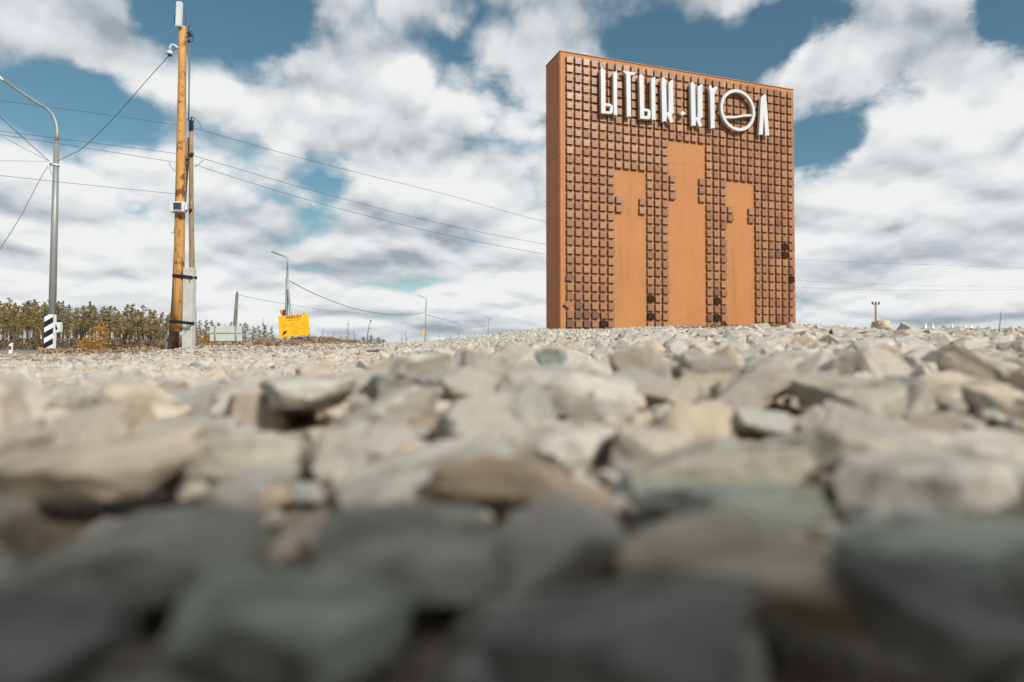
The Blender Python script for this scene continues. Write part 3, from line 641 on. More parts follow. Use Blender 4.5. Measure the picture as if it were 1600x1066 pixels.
span_px([(-40,193,19),(0,212,19.8),(40,233,20.7),(74,250.5,21.6)], .006, 'thin pale cable slanting down to the near lamp post')
span_px([(-40,251,19),(20,251.5,20.5),(74,252.5,21.6)], .005, 'thin level cable from the left edge to the near lamp post')
span_px([(75,260,21.5),(60,285,20.5),(30,342,19),(-20,420,17)], .009, 'stay wire dropping from the near lamp post to the lower left edge')

# street lamps
def lamp(px, base_py, top_py, Y, arm_px, arm_dy, w_px, label, curved=True, splint=False, group='street lamps along the road'):
    b_ = at(px-1, base_py, Y); z0 = hz(b_.x, Y)-.1; t = thing('street_lamp', label, 'street lamp', (b_.x, Y, z0), 0, group); O = Vector(t.location); k = Y/FPX
    def q(x, y, dy=0): return at(x, y, Y+dy) - O
    top = top_py; H = base_py-top; lean = .025
    def X(py): return px + (base_py-py)*lean - 1.0
    zb_ = q(X(base_py), base_py); zb_ = Vector((zb_.x, 0, 0))
    mid = base_py - H*.855
    tube_obj('post', [zb_, q(X(base_py), base_py), q(X(base_py-H*.5), base_py-H*.5), q(X(mid), mid)], [w_px*.5*k, w_px*.48*k, w_px*.42*k, w_px*.33*k], M_STEEL, t, 14)
    r = w_px*.16*k*1.3
    xm = X(mid)
    if curved:
        pts = [q(xm, mid+2), q(xm+.8, top+45), q(xm+.8, top+37), q(xm-1, top+26), q(xm-6, top+14), q(xm-14, top+5.5), q(xm-35, top-7), q(px-arm_px+6, top-arm_dy+2)]
    else:
        pts = [q(xm, mid+1), q(xm+.3, top+H*.04), q(xm-.3*arm_px/8, top), q(px-arm_px*.75, top-arm_dy*.8)]
    arm = tube_obj('arm', pts, [r*1.15]*2+[r]*(len(pts)-2), M_STEEL, t, 10)
    lp = pts[-1]; dirv = (pts[-1]-pts[-2]).normalized(); bm = bmesh.new(); ln = max(.55, 0)
    rot = dirv.to_track_quat('X', 'Z').to_matrix()
    prof = [(-.06, .04), (0, .055), (.18, .085), (.42, .08), (.56, .03)]; rings = []
    for (x_, r_) in prof: rings.append([bm.verts.new(lp + rot @ Vector((x_, r_*1.3*math.cos(a*math.pi/5), r_*.6*math.sin(a*math.pi/5)))) for a in range(10)])
    for A_, B_ in zip(rings, rings[1:]):
        for j in range(10): bm.faces.new((A_[j], A_[(j+1) % 10], B_[(j+1) % 10], B_[j]))
    bm.faces.new(rings[0]); bm.faces.new(rings[-1][::-1]); bm_obj('luminaire', bm, M_BOX, arm, True)
    bm = bmesh.new(); cpy = base_py-H*.762; c_ = q(X(cpy), cpy); add_tube(bm, [c_-Vector((0, 0, .03)), c_+Vector((0, 0, .03))], w_px*.46*k, 12); bm_obj('clamp', bm, M_BOX, t)
    bm = bmesh.new(); add_tube(bm, [c_, c_+Vector((-.14, -.05, .03))], .02, 6); add_tube(bm, [c_+Vector((-.14, -.05, .06)), c_+Vector((-.14, -.05, -.02))], .035, 8); add_tube(bm, [c_+Vector((-.13, -.05, .0)), c_+Vector((-.16, -.06, -.12)), c_+Vector((-.10, -.06, -.28)), c_+Vector((-.03, -.05, -.36))], .014, 6); bm_obj('cable_anchor', bm, M_STEEL, t, True)
    return t, q, X, k
t1, q1, X1, k1 = lamp(81, 556, 165, 21.6, 82, 42, 11.5, 'nearest street lamp, at the far left, its foot wrapped in black and white stripes')
# striped hazard sleeve
SM = {}
M_STR_W = simple('white_reflective', (.72,.73,.74), .45, .4, var=.04); M_STR_B = simple('black_reflective', (.012,.014,.018), .5)
cx = (q1(80.5, 545)+q1(80.7, 491.5))/2; wS, hS = 14*k1, 53*k1
bm = bmesh.new(); add_box(bm, cx+Vector((0, -.135, 0)), (wS, .012, hS)); add_box(bm, cx+Vector((-wS/2+.006, -.06, 0)), (.012, .14, hS)); add_box(bm, cx+Vector((wS/2-.006, -.06, 0)), (.012, .14, hS)); slv = bm_obj('warning_plate', bm, M_STR_W, t1)
def band(z0):
    h = hS*.165; sl = hS*.155; P = [(-wS/2, z0), (wS/2, z0+sl), (wS/2, z0+sl+h), (-wS/2, z0+h)]
    bm = bmesh.new(); lo, hi = -hS/2, hS/2; pts = []
    # clip to the plate
    def clip(poly, lim, sign):
        out = []
        for i in range(len(poly)):
            a, b = poly[i], poly[(i+1) % len(poly)]; ia, ib = sign*(a[1]-lim) <= 0, sign*(b[1]-lim) <= 0
            if ia: out.append(a)
            if ia != ib: tt = (lim-a[1])/(b[1]-a[1]); out.append((a[0]+(b[0]-a[0])*tt, lim))
        return out
    P = clip(clip(P, hi, 1), lo, -1)
    if len(P) < 3: return
    vs = [bm.verts.new(cx+Vector((x, -.146, z))) for x, z in P]; vb = [bm.verts.new(cx+Vector((x, -.142, z))) for x, z in P]
    bm.faces.new(vs); bm.faces.new(vb[::-1])
    for i in range(len(P)): j = (i+1) % len(P); bm.faces.new((vs[j], vs[i], vb[i], vb[j]))
    bm_obj('stripe', bm, M_STR_B, slv)
for k in range(-1, 4): band(-hS/2 - hS*.02 + k*hS*.315 - (hS*.0))
box_obj('control_box', q1(91, 511.5)+Vector((0, .05, 0)), (7*k1, .12, 16*k1), simple('pale_box', (.55,.58,.57), .5), t1, .008)
tube_obj('box_clamp', [q1(86, 507), q1(89, 515)], .04, M_BLACK, t1, 8)
t2, q2, X2, k2 = lamp(447, 548, 402, 56, 31, 11, 5.2, 'second street lamp, standing behind the yellow sign', curved=False)
tube_obj('strut', [q2(458, 552, -.6), q2(455, 500, -.4), q2(449.8, 452, -.1)], [.12, .11, .09], M_STEEL, t2, 8)
t3, _, _, k3 = lamp(665, 548, 466, 98, 16, 6, 2.3, 'third street lamp, small above the gravel bank, yellow plate on its foot', curved=False)
box_obj('plate', at(662.6, 519, 98)-Vector(t3.location)+Vector((0, -.2, 0)), (3*k3, .05, 9*k3), simple('yellow_plate', (.8,.45,.03), .5), t3)
t4, _, _, _ = lamp(763.5, 545, 496, 165, 12, 5, 1.3, 'fourth and farthest street lamp, faint beside the monument', curved=False)
span_px([(452,439,56),(500,463,68),(560,484,82),(620,492,92),(663,489,98)], .03, 'cable sagging from the second street lamp to the third')
span_px([(666,492,98),(700,501,125),(735,511,150),(763,509,165)], .03, 'cable sagging from the third street lamp to the fourth')
# thin leaning wooden pole beyond the blank board
b_ = at(366, 545, 46); t = thing('utility_pole', 'slim grey wooden pole rising behind the blank pale board', 'utility pole', (b_.x, 46, hz(b_.x, 46)-.1)); O = Vector(t.location)
tube_obj('pole', [Vector((0, 0, 0)), at(366.5, 520, 46)-O, at(370.5, 459, 46)-O], [.16, .14, .10], M_GREYWOOD, t, 10)
insulator(at(370.6, 457.5, 46)-O, Matrix.Identity(3), t, 1.2)
span_px([(371,460,46),(400,467,52),(440,474,60),(485,481,70),(515,486,80),(560,489,95)], .013, 'faint cable leaving the slim grey wooden pole')

# blank board seen from behind
b_ = at(353, 543, 33); bd = thing('billboard', 'blank pale green panel board seen from behind on two steel posts', 'billboard', (b_.x, 33, hz(b_.x, 33)-.05)); O = Vector(bd.location); k = 33/FPX
M_PALE = simple('pale_green_sheet', (.50,.54,.50), .6, .3, var=.06, scale=2)
for i in range(2):
    for j in range(2):
        x0, x1 = (328.3, 354.2) if i == 0 else (354.6, 378); y0, y1 = (509.5, 520.4) if j == 0 else (520.8, 533)
        a = at(x0, y0+ (0 if i else .4), 33)-O; b = at(x1, y1, 33)-O; box_obj('panel', (a+b)/2, (abs(b.x-a.x), .03, abs(a.z-b.z)), M_PALE, bd, .004)
for px in (337, 369.5): tube_obj('post', [Vector(((at(px, 540, 33)-O).x, -.06, 0)), at(px, 509.5, 33)-O+Vector((0, -.06, 0))], .035, M_STEEL, bd, 8)
for py in (520.6,): tube_obj('rail', [at(330, py, 33)-O+Vector((0, -.03, 0)), at(377, py, 33)-O+Vector((0, -.03, 0))], .018, M_STEEL, bd, 6)

# yellow roadworks board
Ys = 36.5; ks = Ys/FPX; cpt = at(459.3, 508.8, Ys)
yb = thing('information_sign', 'bright yellow roadworks board with black writing, tilted on its posts over a heap of soil', 'sign', (cpt.x, Ys, hz(cpt.x, Ys)-.1)); O = Vector(yb.location); C0 = cpt-O
M_YEL = simple('yellow_sheet', (.90,.46,.018), .45, .4, var=.04, scale=2); M_INK = simple('black_print', (.04,.03,.015), .6); M_ORA = simple('orange_print', (.75,.22,.03), .6)
RS = Matrix(((1, 0, 0), (0, 1, 0), (math.tan(R(5.6)), 0, 1))); Wd, Hd = 47.5*ks, 33.8*ks
bm = bmesh.new(); add_box(bm, (0, 0, 0), (Wd, .03, Hd), None, .004)
for v in bm.verts: v.co.x += -v.co.z*.06
bmesh.ops.transform(bm, matrix=Matrix.Translation(C0) @ RS.to_4x4(), verts=bm.verts); pan = bm_obj('panel', bm, M_YEL, yb)
def sx(u): return (u-.5)*Wd
def szz(v): return (.5-v)*Hd
def decal(name, pts, mat, par, y=-.019):
    bm = bmesh.new(); f = [bm.verts.new((sx(u)-szz(v)*.06, y, szz(v))) for u, v in pts]; g = [bm.verts.new((sx(u)-szz(v)*.06, y+.003, szz(v))) for u, v in pts]
    bm.faces.new(f); bm.faces.new(g[::-1])
    for i in range(len(f)): j = (i+1) % len(f); bm.faces.new((f[j], f[i], g[i], g[j]))
    bmesh.ops.transform(bm, matrix=Matrix.Translation(C0) @ RS.to_4x4(), verts=bm.verts); return bm_obj(name, bm, mat, par)
def text(s, size, u, v, par, mat):
    tcv = bpy.data.curves.new('text', 'FONT'); tcv.body = s; tcv.size = size; tcv.align_x = 'CENTER'; tcv.align_y = 'CENTER'; tcv.extrude = .0015; tcv.offset = .004
    me = curve_to_mesh('lettering', tcv, mat); me.transform(Matrix.Translation(C0) @ RS.to_4x4() @ Matrix.Translation((sx(u), -.019, szz(v)))); return link('lettering', me, par)
text('РЕМОНТ', .20, .50, .115, pan, M_INK)
bm = bmesh.new()
rl = random.Random(3)
def words(u0, u1, v, h, dens_=.8):
    u = u0
    while u < u1:
        w = rl.uniform(.02, .06); 
        if rl.random() < dens_: add_box(bm, (sx(min(u+w/2, u1))-szz(v)*.06, -.0185, szz(v)), (w*Wd*.85, .004, h*Hd))
        u += w+.008
words(.30, .55, .245, .045, .8); words(.62, .72, .225, .045, 1)
for (a, b, v) in ((.38,.48,.31),(.57,.63,.30),(.40,.50,.405),(.56,.88,.39),(.40,.58,.47),(.64,.82,.455),(.40,.58,.53),(.60,.82,.545),(.85,.93,.54),(.40,.62,.60),(.42,.55,.72),(.6,.8,.68),(.40,.60,.79),(.40,.66,.86),(.70,.85,.83),(.14,.26,.45),(.08,.24,.52),(.29,.36,.50)):
    words(a, b, v, .018, .75)
bmesh.ops.transform(bm, matrix=Matrix.Translation(C0) @ RS.to_4x4(), verts=bm.verts); o = bm_obj('small_print', bm, simple('brown_print', (.30,.15,.02), .6), pan); o['kind'] = 'stuff'
decal('pictogram', [(.085,.93),(.17,.70),(.22,.715),(.265,.78),(.205,.85)], M_INK, pan); decal('pictogram', [(.22,.71),(.29,.66),(.27,.79)], M_ORA, pan, -.021)
for u in (.30, .47, .64, .84): decal('clip', [(u-.03,-.012),(u+.03,-.012),(u+.025,.012),(u-.025,.012)], M_INK, pan, -.020)
for u in (.25, .46, .76, .97): decal('clip', [(u-.03,.985),(u+.03,.985),(u+.03,1.012),(u-.03,1.012)], M_INK, pan, -.020)
for (px, py, rr_) in ((443.5, 520, .05), (476.5, 520, .025), (483, 512, .04)):
    a = at(px, py, Ys)-O; tube_obj('post', [Vector((a.x, .08, 0)), Vector((a.x, .06, a.z))], rr_, M_STEEL, yb, 8)
# folded red warning triangle standing behind the board
w0 = at(440.5, 489, 37.4); wt = thing('warning_sign', 'small faded red sign plate standing behind the top left corner of the yellow board', 'sign', (w0.x, 37.4, hz(w0.x, 37.4)-.1)); O = Vector(wt.location)
pz = [(436.8,485.5),(444,484),(444,494.5),(440.5,494.2)]
bm = bmesh.new(); f = [bm.verts.new(at(x, y, 37.4)-O) for x, y in pz]; g = [bm.verts.new(at(x, y, 37.4)-O+Vector((0, .02, 0))) for x, y in pz]; bm.faces.new(f); bm.faces.new(g[::-1])
for i in range(4): j = (i+1) % 4; bm.faces.new((f[j], f[i], g[i], g[j]))
bm_obj('plate', bm, simple('faded_red', (.62,.16,.15), .5), wt)
bm = bmesh.new(); a = at(444.8, 484, 37.4)-O; b = at(444.8, 495, 37.4)-O; add_box(bm, (a+b)/2, (.05, .25, (a-b).length)); bm_obj('plate_edge', bm, simple('dark_red', (.12,.03,.03), .5), wt)
tube_obj('post', [Vector((.1, .05, 0)), Vector((.1, .05, (a.z+b.z)/2))], .03, M_STEEL, wt, 8)
# short bent roadside marker pole
c0 = at(574, 532, 60); mk = thing('marker_pole', 'thin crooked stake with a short crossbar right of the soil heap', 'stake', (c0.x, 60, hz(c0.x, 60)-.1)); O = Vector(mk.location)
tube_obj('stake', [Vector((0, 0, 0)), at(573.8, 528, 60)-O, at(576, 512, 60)-O, at(579, 502, 60)-O], [.05, .045, .03, .02], M_GREYWOOD, mk, 6)
tube_obj('crossbar', [at(575.5, 513, 60)-O, at(580.5, 513.3, 60)-O], .02, M_GREYWOOD, mk, 6)
bm = bmesh.new(); bmesh.ops.create_uvsphere(bm, u_segments=8, v_segments=6, radius=.07, matrix=Matrix.Translation(at(579.2, 501.5, 60)-O)); bm_obj('knob', bm, M_BLACK, mk)

# delineator posts
M_RED = simple('red_reflector', (.35,.012,.03), .3, .5)
def delin(px, y0, y1, Y, label, tone='f'):
    k = Y/FPX; a = at(px, y1, Y); t = thing('delineator_post', label, 'roadside post', (a.x, Y, hz(a.x, Y)-.05), 0, 'white roadside posts by the road'); O = Vector(t.location)
    h = at(px, y0, Y).z-O.z; w = .115
    bm = bmesh.new(); lo = [bm.verts.new((sx_, sy_, 0)) for sx_, sy_ in ((-w/2, -.04), (w/2, -.04), (w/2, .04), (-w/2, .04))]
    hi = [bm.verts.new((sx_+.01, sy_, h-(.07 if sx_ < 0 else 0))) for sx_, sy_ in ((-w/2, -.04), (w/2, -.04), (w/2, .04), (-w/2, .04))]
    bm.faces.new(lo[::-1]); bm.faces.new(hi)
    for i in range(4): j = (i+1) % 4; bm.faces.new((lo[i], lo[j], hi[j], hi[i]))
    bmesh.ops.bevel(bm, geom=bm.edges[:], offset=.006, segments=1, affect='EDGES')
    bm_obj('post', bm, M_STR_W, t)
    box_obj('band', (.005, -.043, h*.53), (w*.74, .008, h*.30), M_BLACK, t); box_obj('reflector', (.005, -.049, h*.53), (w*.5, .008, h*.22), M_RED, t)
    return t
delin(16.5, 535.5, 558, 25, 'nearest white roadside post with a red reflector, at the far left edge')
delin(63.5, 547, 558, 44, 'white roadside post just left of the striped lamp foot')
delin(23.5, 547, 555, 60, 'tiny white roadside post to the right of the nearest one')
delin(86.5, 549, 556, 52, 'white roadside post peeking out right of the striped lamp foot')
# road
M_ROAD = simple('asphalt', (.16,.165,.17), .9, .2, var=.1, scale=3)
cl = [(-70, 30), (-42, 44), (-30, 58), (-25, 80), (-22, 120), (-16, 200), (-5, 400)]
V, F = [], []; ns = 80; W_ = 4.0
cps = np.array(cl, float); tt = np.linspace(0, len(cl)-1.001, ns); ii = tt.astype(int); fr = (tt-ii)[:, None]; PC = cps[ii]*(1-fr)+cps[ii+1]*fr
TG = np.gradient(PC, axis=0); TG /= np.linalg.norm(TG, axis=1)[:, None]; NRM = np.stack([-TG[:, 1], TG[:, 0]], 1)
prof = [(-W_-1.6, -.25), (-W_-.3, .1), (-W_, .12), (W_, .12), (W_+.3, .1), (W_+1.6, -.25)]
for p, n_ in zip(PC, NRM):
    zc_ = hz(p[0], p[1])
    for (o_, h_) in prof: V.append((p[0]+n_[0]*o_, p[1]+n_[1]*o_, zc_+h_))
for i in range(ns-1):
    for j in range(5): a = i*6+j; F.append((a, a+6, a+7, a+1))
rd = link('road', mesh_np('road', V, F, M_ROAD)); tag(rd, kind='structure')
if rd.data.polygons[2].normal.z < 0: rd.data.flip_normals()
V, F = [], []
for p, n_ in zip(PC, NRM):
    zc_ = hz(p[0], p[1])+.124
    for o_ in (-W_+.25, -W_+.4, W_-.4, W_-.25): V.append((p[0]+n_[0]*o_, p[1]+n_[1]*o_, zc_))
for i in range(ns-1):
    for j in (0, 2): a = i*4+j; F.append((a, a+4, a+5, a+1))
lm = link('road_marking', mesh_np('road_marking', V, F, M_STR_W), rd)

# ------------------------------------------------------------------ trees
def leaf_mat(name, stops, scale=1.0):
    s = Mat(name, .8, .15); oi = s.n('ShaderNodeObjectInfo'); ge = s.n('ShaderNodeNewGeometry')
    f = s.math('ADD', s.math('MULTIPLY', oi.outputs['Random'], .55), s.math('MULTIPLY', ge.outputs['Random Per Island'], .45))
    s.col(s.ramp(f, stops)); s.b.inputs['Subsurface Weight'].default_value = 0; return s.m
M_LARCH = leaf_mat('larch_needles', [(0, (.10,.10,.045)), (.35, (.19,.155,.06)), (.7, (.28,.20,.07)), (1, (.37,.24,.07))])
M_GOLD = leaf_mat('golden_birch_leaves', [(0, (.38,.20,.04)), (.5, (.55,.30,.06)), (1, (.68,.38,.08))])
M_BRUSH = leaf_mat('dry_brush', [(0, (.11,.095,.06)), (.5, (.19,.15,.09)), (1, (.28,.20,.10))])
M_WEED = leaf_mat('dry_weeds', [(0, (.19,.13,.085)), (.4, (.33,.23,.15)), (.7, (.46,.36,.23)), (1, (.22,.21,.12))])
M_BARK = simple('larch_bark', (.10,.075,.055), .9, .1, var=.3, scale=12)
def leaves(centres, spread, size, r, flat=.6):
    n = len(centres); C_ = centres + r.normal(size=(n, 3))*spread
    a = r.normal(size=(n, 3)); a /= np.linalg.norm(a, axis=1)[:, None]; b = np.cross(a, r.normal(size=(n, 3))); b /= np.linalg.norm(b, axis=1)[:, None]
    sz = size*r.uniform(.5, 1.3, n)[:, None]
    V = np.stack([C_-a*sz, C_+b*sz*.55, C_+a*sz, C_-b*sz*.55], 1).reshape(-1, 3); return V, np.arange(4*n).reshape(n, 4)
def crown_mesh(name, seed, mat, H, wide, z0, nb, nl, leaf, bare=0.0):
    r = np.random.default_rng(seed); pts = []; br = bmesh.new(); top = H
    kink = r.normal(0, .012*H, 6)
    def axis(z): return np.array([np.interp(z, np.linspace(0, H, 6), np.cumsum(kink)*.6), np.interp(z, np.linspace(0, H, 6), np.roll(kink, 2)), z])
    tr = bmesh.new(); zz = np.linspace(0, H*.98, 8); add_tube(tr, [axis(z) for z in zz], [max(.014*H*(1-z/H)**.8, .02) for z in zz], 7)
    for k in range(nb):
        f = (k+r.random())/nb; z = z0*H + (H*.99-z0*H)*f
        prof_ = (math.sin(math.pi*min(1, (f*.90+.10)))**.6) * (1.05-.5*f) if f < .95 else .15
        ln = wide*H*prof_*r.uniform(.5, 1.25); az = r.uniform(0, 2*math.pi); dz = r.uniform(-.05, .25)*ln
        base_ = axis(z); tip = base_ + np.array([math.cos(az)*ln, math.sin(az)*ln, dz])
        add_tube(br, [base_, tip], [.004*H, .001*H], 3, cap=False)
        if r.random() < bare: continue
        m_ = max(3, int(nl*(.4+ln/(wide*H)))); t_ = r.uniform(.15, 1.05, m_)[:, None]
        pts.append(base_[None]*(1-t_)+tip[None]*t_ + r.normal(size=(m_, 3))*np.array([.13, .13, .09])*ln)
    P = np.vstack(pts); V, F = leaves(P, .006*H, leaf*H, r)
    return mesh_np('crown', V, F, mat), tr, br
def tree_proto(name, seed, mat, H, wide, z0, nb, nl, leaf, bare=0.):
    cm_, tr, br = crown_mesh(name, seed, mat, H, wide, z0, nb, nl, leaf, bare)
    t = bpy.data.objects.new(name, None); COL.objects.link(t)
    bm_obj('trunk', tr, M_BARK, t, True); bm_obj('branches', br, M_BARK, t)['kind'] = 'stuff'; link('crown', cm_, t); return t
larch = [tree_proto('larch_tree', 50+i, M_LARCH, 12.0, .15+.02*(i % 3), .30+.07*(i % 4), 46, 34, .012, .18) for i in range(7)]
used = set()
def place_tree(protos, i, px, top_py, Y, label, cat, group, H=12.0, wscale=None):
    p = protos[i]; a = at(px, 553, Y); z0 = hz(a.x, Y)-.1; h = at(px, top_py, Y).z - z0; s = h/H
    t = p if id(p) not in used else copy_tree(p)
    used.add(id(p)); t.location = (a.x, Y, z0); t.rotation_euler = (0, 0, random.uniform(0, 6.28)); ws = wscale or random.uniform(.95, 1.45); t.scale = (s*ws, s*ws, s); return tag(t, label, cat, group)
prof_top = lambda x: np.interp(x, [-80, 0, 60, 110, 150, 200, 262, 300, 340, 395, 430, 470], [460, 465, 468, 470, 477, 480, 483, 497, 500, 503, 512, 520])
def fits(px): return 'olive and rust coloured larch in the wood left of the orange pole' if px < 270 else 'olive larch in the low wood between the orange pole and the yellow sign'
px = -70.0; rt = random.Random(5)
while px < 272:
    place_tree(larch, rt.randrange(7), px, prof_top(px)+rt.uniform(-6, 13), rt.uniform(118, 135), fits(px), 'tree', 'larches of the wood left of the orange pole'); px += rt.uniform(7, 12)
px = -70.0
while px < 272:
    place_tree(larch, rt.randrange(7), px, prof_top(px)+rt.uniform(0, 13), rt.uniform(138, 165), fits(px), 'tree', 'larches of the wood left of the orange pole'); px += rt.uniform(9, 14)
px = 302.0
while px < 435:
    place_tree(larch, rt.randrange(7), px, prof_top(px)+rt.uniform(-3, 8), rt.uniform(130, 160), fits(px), 'tree', 'larches behind the blank board'); px += rt.uniform(8, 13)
gold = [tree_proto('birch_tree', 80+i, M_GOLD, 6.0, .30, .06, 120, 18, .016) for i in range(2)]
for i, (px_, ty, Y, lb, ws) in enumerate(((157, 503, 105, 'taller golden birch in front of the larch wood', 1.5), (133, 526, 104, 'small round golden bush left of the taller golden birch', 2.2),
        (322, 520, 108, 'golden bush showing beside the left end of the blank board', 1.8), (252, 532, 106, 'low golden bush just left of the orange pole', 1.9))):
    place_tree(gold, i % 2, px_, ty, Y, lb, 'bush' if i else 'tree', 'golden birches at the edge of the wood', 6.0, ws)
thin = [tree_proto('bare_tree', 90+i, M_BRUSH, 8.0, .16, .35, 34, 4, .012, .55) for i in range(2)]
BTL = ['tallest thin bare tree on the skyline over the soil heap', 'thin bare tree close beside the tallest one, to its right', 'small bare tree just left of the tallest one over the soil heap', 'lower bare tree, third to the left of the tallest one', 'bare tree above the middle of the soil heap, nearest the yellow sign', 'low bare tree between the two over the soil heap',
 'bare tree on the skyline left of the third street lamp', 'bare tree just left of the third street lamp foot', 'bare tree above the left half of the white lorry', 'bare tree on the skyline right of the white lorry', 'bare tree between the white lorry and the farthest lamp', 'left one of two bare trees close together left of the farthest lamp', 'right one of two bare trees close together left of the farthest lamp', 'thin airy tree rising between the blank board and the yellow sign']
for i, (px_, ty, Y) in enumerate(((544, 500, 110), (553, 512, 115), (533, 520, 118), (521, 518, 120), (505, 512, 112), (512, 519, 125), (628, 521, 170), (634, 516, 180), (686, 520, 190), (704, 521, 190), (717, 519, 195), (735, 521, 190), (742, 522, 190), (412, 496, 125))):
    place_tree(thin, i % 2, px_, ty, Y, BTL[i], 'tree', 'bare trees on the skyline', 8.0, .9)
for i, (px_, ty) in enumerate(((568, 526), (580, 524), (591, 527), (600, 530))):
    place_tree(gold[:0]+larch, i, px_, ty, 100, ('leftmost low bush right of the soil heap', 'tallest low bush, second in the row right of the soil heap', 'third low bush in the row right of the soil heap', 'smallest and rightmost low bush in the row right of the soil heap')[i], 'bush', 'low bushes right of the soil heap', 12.0, 2.2)
# undergrowth and the depth of the wood behind the front trees: one mass
r = np.random.default_rng(4); n = 26000
pxs = np.where(r.random(n) < .68, r.uniform(-90, 275, n), r.uniform(275, 520, n)); Yd = r.uniform(122, 175, n)
X_ = (pxs-800)/FPX*Yd; hg = np.where(pxs < 275, 2.8, np.interp(pxs, [275, 400, 520], [3.4, 2.6, .8])); z_ = height(X_, Yd) + hg*r.random(n)**1.4
V, F = leaves(np.stack([X_, Yd, z_], 1), .1, .28, r); tag(link('undergrowth', mesh_np('undergrowth', V, F, M_BRUSH)), kind='stuff')
tr = bmesh.new()
for k in range(260):
    p_ = r.uniform(-90, 275); Y_ = r.uniform(135, 178); x_ = (p_-800)/FPX*Y_; z_ = hz(x_, Y_); hh_ = r.uniform(5, 9); add_tube(tr, [(x_, Y_, z_), (x_+r.normal(0, .3), Y_, z_+hh_)], [.14, .05], 4, cap=False)
tag(bm_obj('distant_trunks', tr, M_BARK), kind='stuff')
# dry weeds on the soil heap and in the strip at the foot of the poles
n = 34000; A_ = r.random(n) < .42
pxw = np.where(A_, r.normal(492, 42, n), r.uniform(60, 470, n)); Yw = np.where(A_, MOUND.y + r.normal(0, 1.6, n), r.uniform(20.8, 27, n))
Xw = (pxw-800)/FPX*Yw; patch = np.sin(Xw*1.9+Yw*1.1)+np.sin(Xw*.8-Yw*2.3+1)+np.sin(Xw*4.1)*.6; keep = patch > -.4
Xw, Yw = Xw[keep], Yw[keep]; n = len(Xw); zw = height(Xw, Yw)-.03 + r.random(n)**1.5*.14
V, F = leaves(np.stack([Xw, Yw, zw], 1), .03, .055, r); tag(link('dry_weeds', mesh_np('dry_weeds', V, F, M_WEED)), kind='stuff')
# straw and litter on the stones at the foot of the monument
n = 5000; pxw = np.concatenate([r.normal(1150, 45, n//2), r.uniform(1200, 1275, n//2)]); Yw = np.concatenate([r.uniform(10.5, 12.5, n//2), r.uniform(10.6, 12, n//2)])
Xw = (pxw-800)/FPX*Yw; patch = np.sin(Xw*6+Yw*3)+np.sin(Yw*9-Xw*3); keep = patch > -.6; Xw, Yw = Xw[keep], Yw[keep]; n = len(Xw)
V, F = leaves(np.stack([Xw, Yw, height(Xw, Yw)-.02+r.random(n)*.05], 1), .02, .03, r)
M_STRAW = leaf_mat('dead_straw', [(0, (.10,.06,.03)), (.5, (.30,.20,.10)), (1, (.5,.37,.2))]); tag(link('straw', mesh_np('straw', V, F, M_STRAW)), kind='stuff')

# ------------------------------------------------------------------ far right pole, small far things, near odds and ends
Yr = 75; c0 = at(1368.5, 512, Yr); rp = thing('utility_pole', 'distant pole with three insulators on a crossarm, above the stones to the right', 'utility pole', (c0.x, Yr, hz(c0.x, Yr)-.1)); O = Vector(rp.location)
tube_obj('pole', [Vector((0, 0, 0)), at(1368.2, 474, Yr)-O], [.13, .10], M_OLDWOOD, rp, 8)
tube_obj('crossarm', [at(1363, 475.5, Yr)-O, at(1373.5, 475.5, Yr)-O], .05, M_OLDWOOD, rp, 6)
for px_ in (1363.3, 1368.2, 1373.2): insulator(at(px_, 473.6, Yr)-O, Matrix.Identity(3), rp, 2.0)
MKL = ['distant white marker over the stones, leftmost of the five on the right', 'distant white marker over the stones, second from the left of the five', 'distant white marker over the stones, the lone middle one of the five', 'distant white marker over the stones, left one of the close right pair', 'distant white marker over the stones, rightmost and widest of the five']
for (px_, y0, w) in ((1446, 504, 3.5), (1457.5, 505, 3.5), (1488, 506, 3), (1508, 506, 4), (1517, 507, 4.5)):
    Yq = 120; k = Yq/FPX; a = at(px_, y0, Yq); z0 = hz(a.x, Yq)-.1; bm = bmesh.new(); h = a.z-z0
    add_box(bm, (0, 0, h*.42), (w*k, .4, h*.84)); bmesh.ops.create_cone(bm, cap_ends=True, segments=4, radius1=w*k*.7, radius2=.03, depth=h*.16, matrix=Matrix.Translation((0, 0, h*.92)) @ Matrix.Rotation(R(45), 4, 'Z'))
    tag(bm_obj('marker_stone', bm, simple('whitewash', (.78,.78,.76), .7), None, False, (a.x, Yq, z0)), MKL.pop(0), 'marker', 'distant white markers')
def truck(px0, px1, y0, y1, Y, label):
    a = at((px0+px1)/2, y1, Y); k = Y/FPX; z0 = hz(a.x, Y); t = thing('parked_truck', label, 'truck', (a.x, Y, z0)); L_ = (px1-px0)*k; top = at(px0, y0, Y).z-z0
    box_obj('body', (-L_*.1, 0, top*.62), (L_*.78, 2.3, top*.7), M_BOX, t, .1); box_obj('cab', (L_*.39, 0, top*.52), (L_*.2, 2.2, top*.56), M_BOX, t, .15); box_obj('window', (L_*.42, -1.0, top*.62), (L_*.1, .3, top*.2), M_DARKGLASS, t)
    for x_ in (-.35, .35):
        bm = bmesh.new(); bmesh.ops.create_cone(bm, cap_ends=True, segments=16, radius1=.45, radius2=.45, depth=.3, matrix=Matrix.Translation((L_*x_, -1.0, .45)) @ Matrix.Rotation(R(90), 4, 'X')); bm_obj('wheel', bm, M_BLACK, t)
truck(673, 701, 526.5, 534, 170, 'long white lorry far off, half hidden by the gravel bank')
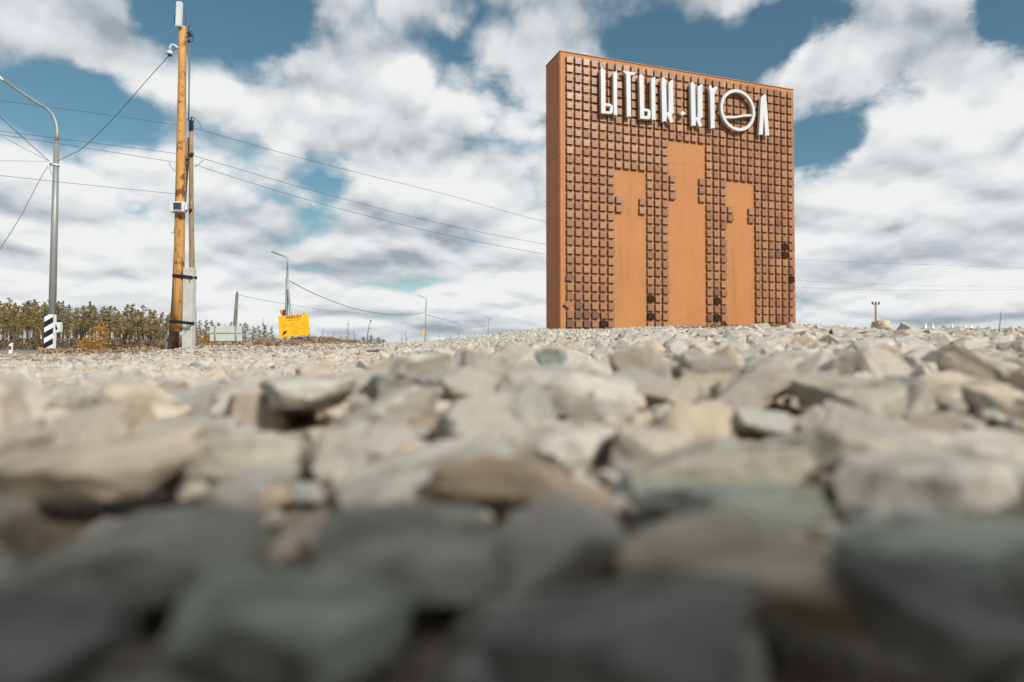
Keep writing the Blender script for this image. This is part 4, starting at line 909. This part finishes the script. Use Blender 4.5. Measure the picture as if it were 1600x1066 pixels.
# grass blade at the right
Yg = 4.3; c0 = at(1559, 540, Yg); gr = thing('grass_tuft', 'single upright green grass blade among the stones near the right edge', 'grass', (c0.x, Yg, c0.z-.05)); O = Vector(gr.location)
M_GRASS = simple('grass_blade', (.10,.14,.04), .6); M_DRYG = simple('dry_stem', (.33,.27,.13), .7)
def blade(pts, w, mat):
    bm = bmesh.new(); P = [at(x, y, Yg)-O for x, y in pts]; n_ = len(P); vs = []
    for i, p in enumerate(P):
        ww = w*(1-(i/(n_-1))**1.6)+.0006; vs.append((bm.verts.new(p+Vector((-ww, 0, 0))), bm.verts.new(p+Vector((0, -.003, 0))), bm.verts.new(p+Vector((ww, .002, 0)))))
    for a_, b_ in zip(vs, vs[1:]):
        for j in (0, 1): bm.faces.new((a_[j], a_[j+1], b_[j+1], b_[j]))
    return bm_obj('blade', bm, mat, gr)
blade([(1557, 545), (1560, 525), (1562.5, 505), (1564.3, 487)], .0065, M_GRASS); blade([(1557, 545), (1560, 528), (1562, 515)], .005, M_DRYG); blade([(1556, 546), (1557.5, 534), (1561, 524)], .005, M_DRYG)
Yt = 9.5; a, b = at(573, 549, Yt), at(617, 548, Yt)
za, zb2 = hz(a.x, Yt), hz(b.x, Yt)
tw = tube_obj('twig', [Vector((0, 0, 0)), (b-a)*.5+Vector((0, 0, .012)), (b-a)+Vector((0, 0, 0))], [.016, .014, .008], M_GREYWOOD, None, 7, True, a)
tag(tw, 'dry grey stick lying flat on the stones left of the centre', 'stick')
# boulders that stand out
def boulder(px, py, Y, w_px, seed, scale, label, mat, rz=0.):
    P, F = rock(seed, 4, .02); c = at(px, py, Y); s = w_px*.5*Y/FPX
    o = link('stone', mesh_np('stone', P*s*np.array(scale), F, mat), None, c); o.rotation_euler = (random.uniform(-.2, .2), random.uniform(-.2, .2), rz); return tag(o, label, 'stone')
boulder(1428, 550, 3.9, 62, 501, (1, 1, .9), 'large cream boulder with a pitted face, right of centre below the distant pole', M_CREAM, .4)
boulder(1374, 511, 8.6, 26, 502, (1, 1, 1.3), 'rounded cream stone on the skyline under the distant pole', M_CREAM)
boulder(1421, 512, 8.6, 21, 503, (1, 1, 1.0), 'small ochre stone on the skyline just right of the cream one', M_OCHRE)
boulder(514, 551, 7.5, 20, 504, (1, 1, .9), 'yellowish stone lying next to the dry stick', M_OCHRE)
boulder(1291, 539, 5.2, 12, 505, (1, 1, 1.4), 'small black slate chip wedged among the pale stones', M_SLATE)
